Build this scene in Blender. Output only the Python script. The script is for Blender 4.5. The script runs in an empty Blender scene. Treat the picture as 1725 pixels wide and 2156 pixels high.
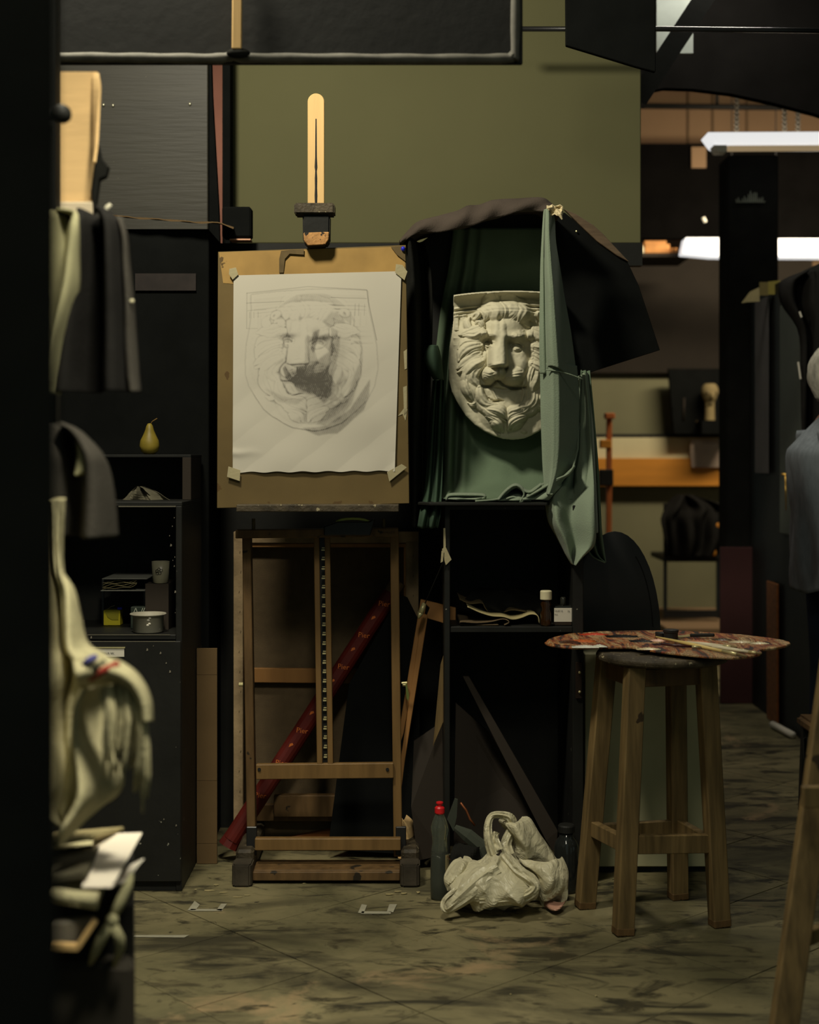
import bpy, bmesh, math, random
import numpy as np
from mathutils import Vector, Matrix

# ================================================================ camera, world, light, exposure
sc = bpy.context.scene
COL = sc.collection
KF, HZ, CX, CH = 3000.0, 960.0, 862.5, 1.2       # focal length in px, horizon row, centre column, camera height
cd = bpy.data.cameras.new('camera'); cam = bpy.data.objects.new('camera', cd); COL.objects.link(cam)
cam.location = (0, 0, CH); cam.rotation_euler = (math.pi/2, 0, 0)
cd.sensor_fit = 'AUTO'; cd.sensor_width = 36.0; cd.lens = KF/2156*36.0
cd.shift_y = -(1078-HZ)/2156
cd.dof.use_dof = True; cd.dof.focus_distance = 4.0; cd.dof.aperture_fstop = 2.5
sc.camera = cam
w = bpy.data.worlds.new('world'); sc.world = w; w.use_nodes = True
w.node_tree.nodes['Background'].inputs[0].default_value = (0.78, 1.0, 0.88, 1)
w.node_tree.nodes['Background'].inputs[1].default_value = 0.14
def lamp(name, loc, target, power, size, color, size_y=None, spread=None):
    ld = bpy.data.lights.new(name, 'AREA'); lo = bpy.data.objects.new(name, ld); COL.objects.link(lo)
    lo.location = loc; d = Vector(target)-Vector(loc); lo.rotation_euler = d.to_track_quat('-Z', 'Y').to_euler()
    ld.energy = power; ld.color = color; ld.size = size
    if size_y: ld.shape = 'RECTANGLE'; ld.size_y = size_y
    else: ld.shape = 'DISK'
    if spread: ld.spread = math.radians(spread)
    return lo
lamp('key_lamp', (-0.76, 2.98, 3.04), (0.05, 4.15, 1.3), 48, 0.30, (1.0, 0.93, 0.74))
lamp('room_lamp', (-0.3, 0.2, 3.5), (0.1, 3.4, 0.6), 15, 0.7, (1.0, 0.95, 0.76))
lamp('added_front_fill', (0.0, 1.25, 3.1), (-0.66, 2.45, 0.95), 11.5, 0.4, (1.0, 0.94, 0.76), None, 62)  # unseen fill light added to brighten the left foreground and near floor
lamp('added_aisle_fill', (1.25, 5.5, 3.3), (1.4, 5.7, 0), 18, 0.6, (1.0, 0.95, 0.82))  # unseen fill light added over the person and the floor behind
lamp('far_room_lamp', (2.3, 7.6, 2.75), (1.9, 8.9, 0.9), 38, 1.2, (1.0, 0.86, 0.62), 0.2)
lamp('far_ceiling_lamp', (2.4, 7.3, 2.85), (2.3, 9.2, 3.6), 14, 1.2, (1.0, 0.80, 0.60), 0.2)
lamp('added_alcove_fill', (-0.7, 5.3, 2.75), (-0.75, 6.0, 1.9), 4, 0.3, (1.0, 0.75, 0.6))  # unseen light added so the pink wall in the gap shows lit
sc.view_settings.view_transform = 'Standard'; sc.view_settings.look = 'None'
sc.view_settings.gamma = 1.0; sc.view_settings.use_curve_mapping = False
sc.view_settings.exposure = 0.0

# ================================================================ helpers
rnd = random.Random(11)
def P(u, v, Y): return Vector(((u-CX)*Y/KF, Y, CH-(v-HZ)*Y/KF))
def lin(c):
    return tuple((x/12.92 if x <= 0.04045 else ((x+0.055)/1.055)**2.4) for x in [k/255.0 for k in c])
MATS = {}
def mat(name, rgb, rough=0.65, var=0.18, scale=6.0, stretch=(1, 1, 1), bump=0.0, bscale=None, spec=0.3, metal=0.0,
        specks=None, speck_at=0.70, speck_scale=40.0, trans=0.0, emit=0.0, sheen=0.0, alpha=1.0, world=False, ior=1.45):
    if name in MATS: return MATS[name]
    m = bpy.data.materials.new(name); m.use_nodes = True; nt = m.node_tree; N = nt.nodes; L = nt.links
    b = N['Principled BSDF']; c = lin(rgb)
    if world:
        tc = N.new('ShaderNodeNewGeometry'); co = tc.outputs['Position']
    else:
        tc = N.new('ShaderNodeTexCoord'); co = tc.outputs['Object']
    mp = N.new('ShaderNodeMapping'); mp.inputs['Scale'].default_value = stretch; L.new(co, mp.inputs['Vector'])
    nz = N.new('ShaderNodeTexNoise'); nz.inputs['Scale'].default_value = scale; nz.inputs['Detail'].default_value = 6
    L.new(mp.outputs[0], nz.inputs['Vector'])
    cr = N.new('ShaderNodeValToRGB'); cr.color_ramp.elements[0].position = 0.3; cr.color_ramp.elements[1].position = 0.7
    cr.color_ramp.elements[0].color = tuple(x*(1-var) for x in c)+(1,); cr.color_ramp.elements[1].color = tuple(min(1, x*(1+var)) for x in c)+(1,)
    L.new(nz.outputs['Fac'], cr.inputs[0]); out = cr.outputs[0]
    if specks:
        n2 = N.new('ShaderNodeTexNoise'); n2.inputs['Scale'].default_value = speck_scale; n2.inputs['Detail'].default_value = 3
        L.new(co, n2.inputs['Vector'])
        r2 = N.new('ShaderNodeValToRGB'); r2.color_ramp.elements[0].position = speck_at; r2.color_ramp.elements[1].position = speck_at+0.02
        L.new(n2.outputs['Fac'], r2.inputs[0])
        mx = N.new('ShaderNodeMix'); mx.data_type = 'RGBA'; L.new(r2.outputs[0], mx.inputs[0]); L.new(out, mx.inputs[6])
        mx.inputs[7].default_value = lin(specks)+(1,); out = mx.outputs[2]
    L.new(out, b.inputs['Base Color'])
    b.inputs['Roughness'].default_value = rough; b.inputs['Specular IOR Level'].default_value = spec
    b.inputs['Metallic'].default_value = metal; b.inputs['IOR'].default_value = ior
    b.inputs['Transmission Weight'].default_value = trans; b.inputs['Alpha'].default_value = alpha
    if sheen: b.inputs['Sheen Weight'].default_value = sheen; b.inputs['Sheen Roughness'].default_value = 0.5
    if emit:
        b.inputs['Emission Color'].default_value = c+(1,); b.inputs['Emission Strength'].default_value = emit
    if bump:
        n3 = N.new('ShaderNodeTexNoise'); n3.inputs['Scale'].default_value = bscale or scale*6; n3.inputs['Detail'].default_value = 5
        L.new(mp.outputs[0], n3.inputs['Vector'])
        bp = N.new('ShaderNodeBump'); bp.inputs['Strength'].default_value = bump; bp.inputs['Distance'].default_value = 0.004
        L.new(n3.outputs['Fac'], bp.inputs['Height']); L.new(bp.outputs[0], b.inputs['Normal'])
    MATS[name] = m; return m

WLOC = {}
def tag(o, label=None, cat=None, group=None, kind=None):
    if label: o['label'] = label
    if cat: o['category'] = cat
    if group: o['group'] = group
    if kind: o['kind'] = kind
    return o
def thing(name, label, cat, loc, group=None):
    o = bpy.data.objects.new(name, None); COL.objects.link(o); o.location = loc; o.empty_display_size = 0.05
    WLOC[o.name] = Vector(loc); return tag(o, label, cat, group)
class M:
    def __init__(s): s.v = []; s.f = []
    def add(s, vs, fs):
        n = len(s.v); s.v += [tuple(p) for p in vs]; s.f += [tuple(i+n for i in f) for f in fs]; return s
    def box(s, x0, x1, y0, y1, z0, z1):
        return s.add([(x0,y0,z0),(x1,y0,z0),(x1,y1,z0),(x0,y1,z0),(x0,y0,z1),(x1,y0,z1),(x1,y1,z1),(x0,y1,z1)],
                     [(3,2,1,0),(4,5,6,7),(0,1,5,4),(1,2,6,5),(2,3,7,6),(3,0,4,7)])
    def beam(s, p0, p1, w, d, side=(1, 0, 0), w1=None, d1=None):
        p0 = Vector(p0); p1 = Vector(p1); t = (p1-p0).normalized(); a = Vector(side); a = (a-t*a.dot(t)).normalized(); b = t.cross(a)
        vs = []
        for p, ww, dd in ((p0, w, d), (p1, w1 or w, d1 or d)):
            for i, j in ((-1,-1),(1,-1),(1,1),(-1,1)): vs.append(p+a*(i*ww/2)+b*(j*dd/2))
        return s.add(vs, [(3,2,1,0),(4,5,6,7),(0,1,5,4),(1,2,6,5),(2,3,7,6),(3,0,4,7)])
    def tube(s, pts, r, n=10, caps=True):
        pts = [Vector(p) for p in pts]; R = r if isinstance(r, (list, tuple)) else [r]*len(pts)
        vs = []; up = None
        for i, p in enumerate(pts):
            t = (pts[min(i+1, len(pts)-1)]-pts[max(i-1, 0)]).normalized()
            if up is None: up = Vector((0, 0, 1)) if abs(t.z) < 0.9 else Vector((0, 1, 0))
            a = t.cross(up).normalized(); b = a.cross(t).normalized(); up = b
            for k in range(n):
                q = 2*math.pi*k/n; vs.append(p+(a*math.cos(q)+b*math.sin(q))*R[i])
        fs = [(i*n+k, i*n+(k+1) % n, (i+1)*n+(k+1) % n, (i+1)*n+k) for i in range(len(pts)-1) for k in range(n)]
        if caps: fs += [tuple(range(n-1, -1, -1)), tuple((len(pts)-1)*n+k for k in range(n))]
        return s.add(vs, fs)
    def lathe(s, prof, c, n=24, sx=1.0, sy=1.0, closed=True):
        c = Vector(c); vs = []
        for r, z in prof:
            for k in range(n):
                q = 2*math.pi*k/n; vs.append(c+Vector((r*math.cos(q)*sx, r*math.sin(q)*sy, z)))
        fs = [(i*n+k, i*n+(k+1) % n, (i+1)*n+(k+1) % n, (i+1)*n+k) for i in range(len(prof)-1) for k in range(n)]
        if closed: fs += [tuple(range(n-1, -1, -1)), tuple((len(prof)-1)*n+k for k in range(n))]
        return s.add(vs, fs)
    def prism(s, pts, vec):
        pts = [Vector(p) for p in pts]; n = len(pts); vec = Vector(vec)
        return s.add(pts+[p+vec for p in pts], [tuple(range(n)), tuple(range(2*n-1, n-1, -1))]+[(k, n+k, n+(k+1) % n, (k+1) % n) for k in range(n)])
    def grid(s, A, flip=False, wrap=False):
        h, w_ = len(A), len(A[0]); vs = [p for row in A for p in row]
        fs = []
        for i in range(h-1):
            for j in range(w_-(0 if wrap else 1)):
                q = (i*w_+j, i*w_+(j+1) % w_, (i+1)*w_+(j+1) % w_, (i+1)*w_+j); fs.append(q[::-1] if flip else q)
        return s.add(vs, fs)
    def ball(s, c, rx, ry, rz, n=16, m=10):
        c = Vector(c)
        A = [[c+Vector((rx*math.sin(math.pi*i/m)*math.cos(2*math.pi*k/n), ry*math.sin(math.pi*i/m)*math.sin(2*math.pi*k/n), rz*math.cos(math.pi*i/m))) for k in range(n)] for i in range(m+1)]
        return s.grid(A, wrap=True)
    def build(s, name, mt, parent=None, label=None, cat=None, group=None, kind=None, smooth=False, bevel=0.0, seg=1, solid=0.0, sub=0, origin=None):
        V = np.array(s.v, float); lo = V.min(0); hi = V.max(0)
        c = Vector(origin) if origin is not None else Vector(((lo[0]+hi[0])/2, (lo[1]+hi[1])/2, lo[2]))
        me = bpy.data.meshes.new(name); me.from_pydata([tuple(p) for p in (V-np.array(c))], [], s.f); me.materials.append(mt)
        bm = bmesh.new(); bm.from_mesh(me)
        bmesh.ops.remove_doubles(bm, verts=bm.verts, dist=1e-6)
        bmesh.ops.recalc_face_normals(bm, faces=bm.faces)
        if bevel:
            es = [e for e in bm.edges if len(e.link_faces) == 2 and e.calc_face_angle(0) > 0.5]
            bmesh.ops.bevel(bm, geom=es, offset=bevel, segments=seg, affect='EDGES', clamp_overlap=True)
        for f in bm.faces: f.smooth = smooth
        bm.to_mesh(me); bm.free()
        o = bpy.data.objects.new(name, me); COL.objects.link(o)
        WLOC[o.name] = c
        if parent: o.parent = parent; o.location = c-WLOC[parent.name]
        else: o.location = c
        if solid: md = o.modifiers.new('thickness', 'SOLIDIFY'); md.thickness = solid; md.offset = 0
        if sub: md = o.modifiers.new('smooth', 'SUBSURF'); md.levels = sub; md.render_levels = sub
        return tag(o, label, cat, group, kind)
def smoothrows(rows, n):
    r = np.array(rows, float); t = np.linspace(0, len(r)-1, n); i = np.clip(t.astype(int), 0, len(r)-2); f = (t-i)[:, None]
    g = lambda k: r[np.clip(k, 0, len(r)-1)]
    a, b, c, d = g(i-1), g(i), g(i+1), g(i+2)
    return 0.5*(2*b+(c-a)*f+(2*a-5*b+4*c-d)*f**2+(3*b-a-3*c+d)*f**3)
def sheet(rows, n, m, fold=None):
    """rows: (v, u_left, u_right, depth[, depth_right]); fold(s, t) -> metres towards the back, s across, t down"""
    R = smoothrows([r if len(r) > 4 else tuple(r)+(r[3],) for r in rows], n); A = []
    for i, (v, ul, ur, ya, yb) in enumerate(R):
        row = []
        for j in range(m):
            s_ = j/(m-1); p = P(ul+(ur-ul)*s_, v, ya+(yb-ya)*s_)
            if fold: p.y += fold(s_, i/(n-1))
            row.append(p)
        A.append(row)
    return M().grid(A)
def lettering(text, size, origin, xdir, updir, mt, parent, name='lettering', off=0.0008):
    cu = bpy.data.curves.new('t', 'FONT'); cu.body = text; cu.size = size; cu.resolution_u = 2
    o = bpy.data.objects.new('t', cu); COL.objects.link(o); bpy.context.view_layer.update()
    me = bpy.data.meshes.new_from_object(o.evaluated_get(bpy.context.evaluated_depsgraph_get()))
    bpy.data.objects.remove(o)
    x = Vector(xdir).normalized(); z = Vector(updir).normalized(); nrm = x.cross(z).normalized()
    mm = M(); mm.add([Vector(origin)+x*p.co.x+z*p.co.y+nrm*off for p in me.vertices], [tuple(f.vertices) for f in me.polygons])
    bpy.data.meshes.remove(me)
    return mm.build(name, mt, parent)
def crumple(m, amp, seed, freq=9.0):
    r = np.random.RandomState(seed); ph = r.rand(6, 3)*6.28; k = r.normal(0, freq, (6, 3))
    V = np.array(m.v); d = sum(np.abs(np.sin(V@k[i]+ph[i, 0]))*(0.8**i) for i in range(6))-2.0
    V[:, 1] += amp*d*0.5; V[:, 2] += amp*0.25*d; m.v = [tuple(p) for p in V]; return m
# ---------------------------------------------------------------- lion relief height field (units: photo pixels, 1.4 mm each)
def lion_field(step=0.75):
    us=np.arange(940,1232+step,step); vs=np.arange(606,930+step,step)
    U,V=np.meshgrid(us,vs)
    def ell(cu,cv,ru,rv,h,p=0.5,rot=0.0):
        c,s=np.cos(rot),np.sin(rot); a=U-cu; b=V-cv
        x=(a*c+b*s)/ru; y=(-a*s+b*c)/rv
        return h*np.clip(1-x*x-y*y,0,None)**p
    def gau(cu,cv,ru,rv,h,rot=0.0):
        c,s=np.cos(rot),np.sin(rot); a=U-cu; b=V-cv
        x=(a*c+b*s)/ru; y=(-a*s+b*c)/rv
        return h*np.exp(-(x*x+y*y))
    def smax(a,b,k):
        d=np.clip(0.5+0.5*(a-b)/k,0,1)
        return b*(1-d)+a*d+k*d*(1-d)
    def path(pts,n=26):
        p=np.array(pts,float); m=len(p)
        t=np.linspace(0,m-1,n); i=np.clip(t.astype(int),0,m-2); f=(t-i)[:,None]
        g=lambda k:p[np.clip(k,0,m-1)]
        a,b,c,d=g(i-1),g(i),g(i+1),g(i+2)
        return 0.5*(2*b+(c-a)*f+(2*a-5*b+4*c-d)*f**2+(3*b-a-3*c+d)*f**3)
    def near(pts,rad):
        q=path(pts); u0,v0=q.min(0)-rad; u1,v1=q.max(0)+rad
        i0,i1=np.searchsorted(us,[u0,u1]); j0,j1=np.searchsorted(vs,[v0,v1])
        sl=(slice(j0,j1),slice(i0,i1)); X=U[sl];Y=V[sl]
        best=np.full(X.shape,1e9); S=np.zeros(X.shape); D=np.zeros(X.shape)
        for k in range(len(q)-1):
            a=q[k];d=q[k+1]-a;L=np.hypot(*d)+1e-6;d=d/L
            t=np.clip((X-a[0])*d[0]+(Y-a[1])*d[1],0,L)
            ex=X-a[0]-t*d[0];ey=Y-a[1]-t*d[1];r=np.hypot(ex,ey)
            m=r<best; best[m]=r[m]; S[m]=((k+t/L)/(len(q)-1))[m]; D[m]=(np.sign(ex*d[1]-ey*d[0])*r)[m]
        return sl,best,S,D
    def line(H,pts,w,h):
        sl,r,S,D=near(pts,w*3)
        H[sl]+=h*np.exp(-(r/w)**2)
    # plate outline
    left=np.array([(606,957),(622,955),(650,956),(675,955),(700,952),(730,947),(770,945),(800,946),(825,952),(850,965),(875,981),(895,1001),(908,1020),(918,1040),(924,1060),(926,1080)],float)
    right=np.array([(606,1178),(660,1183),(700,1192),(740,1200),(790,1204),(830,1198),(860,1184),(885,1163),(908,1137),(918,1118),(923,1106),(925,1092),(926,1080)],float)
    L=np.interp(V,left[:,0],left[:,1]);R=np.interp(V,right[:,0],right[:,1])
    top=621-8.5*np.sin(np.clip((U-955)/250,0,1)*np.pi)**0.8
    inside=(U>=L)&(U<=R)&(V>=top)&(V<=925.5)
    edge=np.minimum(np.minimum(U-L,R-U),np.minimum(V-top,(925.5-V)))
    plate=16-5*np.exp(-np.clip(edge,0,None)/3)+10*np.clip(1-((U-1085)/150)**2,0,1)
    # cornice
    dv=V-top
    plate=plate+20*np.exp(-((dv-5)/6.0)**2)+np.where((dv>5)&(dv<34),16*np.clip(1-(dv-5)/30,0,1)**1.6,0)
    g=lambda c,w,h:h*np.exp(-((dv-c)/w)**2)
    plate=plate+g(30,2.2,4)-g(34.5,1.6,8)+g(38.5,2.5,5)-g(43,1.3,5)+g(46,2,3)
    for a,b,sgn in ((955,1003,1),(1150,1216,1)):
        m=(U>a)&(U<b)
        for c in (962,979,1150,1162,1174):
            bar=np.exp(-((U-c)/4.5)**6)*((V>661)&(V<696))
            plate=plate+4.5*bar*m
        m2=m&(V>700)
        for c,h in ((712,5),(719,-4),(727,5),(734,-4)):
            plate=plate+h*np.exp(-((V-c)/2.2)**2)*m2
    # mane mass
    mane=ell(1052,752,104,126,40,0.55)
    mane=smax(mane,ell(1060,860,58,54,36,0.5),10)
    mane=smax(mane,ell(1062,664,62,32,44,0.5),10)
    H=smax(plate,plate*0.12+8+mane,6)
    # locks
    LK=[]
    lk=lambda w,h,*p:LK.append((w,h,p))
    lk(9,20,(1010,690),(993,697),(977,703),(966,706)); lk(9,20,(1012,700),(997,708),(984,707),(974,709))
    lk(9,18,(1013,710),(999,718),(986,716),(979,712)); lk(10,20,(1010,722),(992,720),(975,723),(964,736))
    lk(9,20,(1010,728),(988,733),(972,745),(965,762)); lk(9,21,(1010,735),(993,739),(980,749),(971,764))
    lk(8,20,(1009,742),(996,746),(986,754),(977,760)); lk(8,16,(1012,713),(1014,703),(1006,691))
    lk(9,21,(1009,746),(990,757),(974,768),(962,777)); lk(9,22,(1012,754),(993,765),(978,777),(963,785))
    lk(10,23,(1014,762),(995,772),(982,786),(974,798)); lk(11,26,(1015,768),(999,781),(993,797),(1004,812),(1015,822))
    lk(10,24,(1010,764),(989,778),(981,797),(989,812),(1006,820)); lk(8,20,(980,798),(981,815),(990,833),(998,850))
    lk(9,22,(983,803),(994,822),(1004,840),(1022,856)); lk(7,18,(998,838),(1001,848),(994,852),(985,848))
    lk(9,22,(1008,818),(1010,836),(1022,850),(1046,853)); lk(9,20,(1000,824),(1008,846),(1026,862),(1052,858))
    lk(8,18,(996,700),(986,690),(984,678),(990,668)); lk(7,16,(1016,690),(1008,680),(1000,684))
    # crown tuft
    lk(13,17,(1060,634),(1078,641),(1078,658),(1060,674)); lk(11,16,(1050,636),(1060,652),(1059,668),(1052,684))
    lk(12,16,(1034,640),(1047,655),(1044,672),(1047,688)); lk(11,15,(1020,646),(1034,660),(1034,678))
    lk(13,16,(1076,634),(1092,648),(1086,666),(1070,680)); lk(12,15,(1090,638),(1104,654),(1096,672),(1086,688))
    lk(12,15,(1102,643),(1114,660),(1106,675),(1114,690)); lk(10,14,(1010,652),(1021,664),(1018,680))
    lk(11,14,(1044,632),(1028,637),(1014,648)); lk(11,14,(1112,640),(1128,652),(1122,668),(1130,680))
    # beard
    lk(8,20,(1012,855),(1028,871),(1048,879),(1065,889)); lk(8,20,(1024,862),(1043,865),(1057,873),(1066,883))
    lk(7,19,(1040,858),(1055,863),(1066,876)); lk(8,20,(1026,876),(1043,885),(1054,897),(1060,908))
    lk(7,18,(1036,888),(1046,896),(1052,908)); lk(8,20,(1106,852),(1088,863),(1073,868),(1067,880))
    lk(8,20,(1104,866),(1086,872),(1072,879),(1068,891)); lk(8,19,(1104,878),(1088,884),(1075,893),(1069,907))
    lk(7,18,(1098,890),(1086,896),(1077,907))
    # right mane
    for w,h,p in list(LK[:18]):
        LK.append((w*1.1,h,tuple((1121+(1012-a)*0.98,b+(3 if b<760 else 6)) for a,b in p)))
    lk(10,24,(1126,764),(1117,788),(1114,812),(1120,834)); lk(10,22,(1132,775),(1128,800),(1120,822),(1126,846))
    lk(9,20,(1142,790),(1140,815),(1132,838),(1136,858)); lk(9,18,(1104,800),(1108,826),(1102,848),(1090,860))
    lk(9,18,(1112,826),(1116,846),(1106,864),(1092,872)); lk(9,20,(1152,770),(1160,796),(1152,820),(1158,838))
    base=H.copy()
    for i,(w,h,p) in enumerate(LK):
        sl,r,S,D=near(p,w+2)
        ww=(1.22 if i%3 else 0.9)*w*(0.55+0.65*np.sin(np.clip(S*1.15,0,1)*np.pi*0.9+0.25))*np.clip((1.02-S)*3.2,0,1)**0.6+0.3
        x=np.clip(np.abs(D)/ww,0,1)
        prof=np.sqrt(np.clip(1-x*x,0,1))
        groove=1-0.13*(0.5+0.5*np.cos(D/ww*np.pi*(2+i%2)+1.3*(i%4)))*(1-x)
        z=base[sl]*0.96+h*(1.25 if i%3==1 else 0.95)*prof*groove*(0.55+0.45*np.sin(np.clip(S+0.12,0,1)*np.pi))*0.95
        z=np.where(r<ww,z,-1)
        H[sl]=np.maximum(H[sl],z)
    # ears
    H=smax(H,ell(1004,667,15,11,62,0.5,-0.7),6); H=smax(H,ell(1136,664,15,11,52,0.5,0.6),6)
    H-=gau(999,668,4.0,6.5,22,0.5); H-=gau(1137,666,4,6,18,-0.5)
    # face
    F=ell(1066,735,58,72,66,0.5)
    F=smax(F,ell(1060,694,52,40,68,0.5),16)
    F=smax(F,ell(1020,757,17,36,58,0.5,0.15),12); F=smax(F,ell(1094,768,27,40,66,0.5,-0.3),12)
    F=smax(F,ell(1068,834,36,34,44,0.5),12)
    # bridge of the nose
    t=np.clip((V-668)/108,0,1); hb=62+50*t**1.1; wb=19+6.5*t
    x=(U-(1050-4*t))/wb
    br=hb*np.clip(1-np.abs(x)**3.4,0,1)**0.6*np.clip((781-V)/7,0,1)**0.5
    br=br*np.clip((V-660)/26,0,1)**0.7
    F=smax(F,br,16)
    # muzzle pads
    F=smax(F,ell(1030,789,22,23,84,0.5,0.2),15); F=smax(F,ell(1080,793,30,24,86,0.5,-0.2),15)
    F=smax(F,ell(1047,787,20,17,94,0.4),10)
    F=smax(F,ell(1047,771,23,10,113,0.45),7)
    H=smax(H,F,6)
    # brows
    H+=gau(1021,706,14,8,17,0.2)+gau(1091,711,20,9,20,-0.2)+gau(1036,709,8,7,5)+gau(1064,710,8,7,5)
    H-=gau(1050,676,4,20,4)
    rs=np.random.RandomState(9)
    for _ in range(46):
        cu=rs.choice([1022,1092])+rs.normal(0,9); cv=706+rs.normal(0,5)
        H+=gau(cu,cv,2.3,1.8,rs.uniform(-1.6,2.4))
    # sockets, eyeballs, lids
    for cu,cv,q,w in ((1026,726,1,0.85),(1086,731,-1,1.1)):
        H-=gau(cu,cv-1,13*w,7.5,20,-0.12*q)
        H-=gau(cu+12*q*w,cv-3,7,11,15)
        H+=ell(cu,cv+1.5,9*w,6,19 if q>0 else 12,0.5)
        line(H,[(cu-13*w,cv+2+1.5*q),(cu-6*w,cv-5),(cu+5*w,cv-6),(cu+13*w,cv-1-1.5*q)],2.2,6)
        line(H,[(cu-11*w,cv+4),(cu-3*w,cv+8),(cu+6*w,cv+7),(cu+12*w,cv+2)],1.8,4.5)
        line(H,[(cu-11*w,cv+10),(cu-2*w,cv+14),(cu+8*w,cv+11)],2.2,-2.5)
    # nose wings, nostrils, mouth
    H-=gau(1028,774,3.2,3.2,13)+gau(1064,777,4.2,3.6,16)
    line(H,[(1046,784),(1046,793),(1047,801)],1.6,-9)
    line(H,[(1015,814),(1024,815),(1036,812),(1047,802),(1060,812),(1082,818),(1105,817)],2.6,-13)
    line(H,[(1024,814),(1042,819),(1064,822),(1088,818)],4.5,-8)
    for k in range(3):
        line(H,[(1017+1.5*k,788+5*k),(1027+k,792+5*k),(1037,789+5*k)],1.6,-2.6)
        line(H,[(1066,790+4.5*k),(1080,787+6*k),(1096-2*k,784+7*k)],1.8,-2.6)
    for k in range(4):
        line(H,[(1024+5*k,836+3*k),(1034+5*k,848-k),(1050+3*k,842+k)],1.5,-4)
    line(H,[(1036,820),(1040,830),(1046,842)],2.4,5); line(H,[(1104,812),(1104,836),(1094,856)],3,-5)
    # two knobs at the foot of the plate
    H=smax(H,ell(1051,915,8,7,30,0.5),2); H=smax(H,ell(1103,909,13,8.5,32,0.5,0.2),2)
    rs=np.random.RandomState(4)
    n=rs.rand(*[int(k/6)+3 for k in H.shape]); yy=np.linspace(0,n.shape[0]-1.001,H.shape[0]);xx=np.linspace(0,n.shape[1]-1.001,H.shape[1])
    iy=yy.astype(int);ix=xx.astype(int);fy=(yy-iy)[:,None];fx=(xx-ix)[None]
    nn=(n[iy][:,ix]*(1-fy)*(1-fx)+n[iy+1][:,ix]*fy*(1-fx)+n[iy][:,ix+1]*(1-fy)*fx+n[iy+1][:,ix+1]*fy*fx)
    H=H+0.9*nn
    for _ in range(1):
        H[1:-1,1:-1]=(H[1:-1,1:-1]*4+H[:-2,1:-1]+H[2:,1:-1]+H[1:-1,:-2]+H[1:-1,2:])/8
    return us,vs,H,inside

# ================================================================ materials
black_paint = mat('black_paint', (30, 30, 27), rough=0.6, var=0.3, scale=5, bump=0.15, spec=0.25)
black_worn = mat('black_worn_paint', (27, 27, 24), rough=0.5, var=0.3, scale=5, bump=0.2, specks=(120, 118, 105), speck_at=0.735, speck_scale=55, spec=0.3)
black_ply = mat('black_plywood', (58, 56, 48), rough=0.5, var=0.12, scale=3, stretch=(0.5, 1, 6), bump=0.25, bscale=14, specks=(110, 106, 88), speck_at=0.76, speck_scale=60)
black_cloth = mat('black_cloth', (32, 32, 29), rough=0.95, var=0.2, scale=10, spec=0.05, bump=0.2, bscale=160)
hood_cloth = mat('charcoal_hood_cloth', (72, 64, 57), rough=0.95, var=0.2, scale=9, spec=0.05, bump=0.3, bscale=220)
velvet = mat('black_velvet', (21, 22, 21), rough=1.0, var=0.15, scale=10, spec=0.02)
black_metal = mat('black_metal', (30, 30, 30), rough=0.35, spec=0.5, var=0.2)
green_wall = mat('olive_wall_paint', (102, 100, 70), rough=0.8, var=0.05, scale=2.2, bump=0.06, bscale=60, spec=0.15)
tan_wall = mat('tan_wall_paint', (138, 112, 84), rough=0.85, var=0.12, scale=1.5)
grey_wall = mat('grey_green_wall_paint', (122, 120, 92), rough=0.85, var=0.14, scale=1.8)
brown_board = mat('brown_board', (44, 37, 29), rough=0.75, var=0.15, scale=2)
dark_ceiling = mat('dark_ceiling_paint', (22, 20, 18), rough=0.9, var=0.15)
concrete = bpy.data.materials.new('stained_floor'); concrete.use_nodes = True
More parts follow.
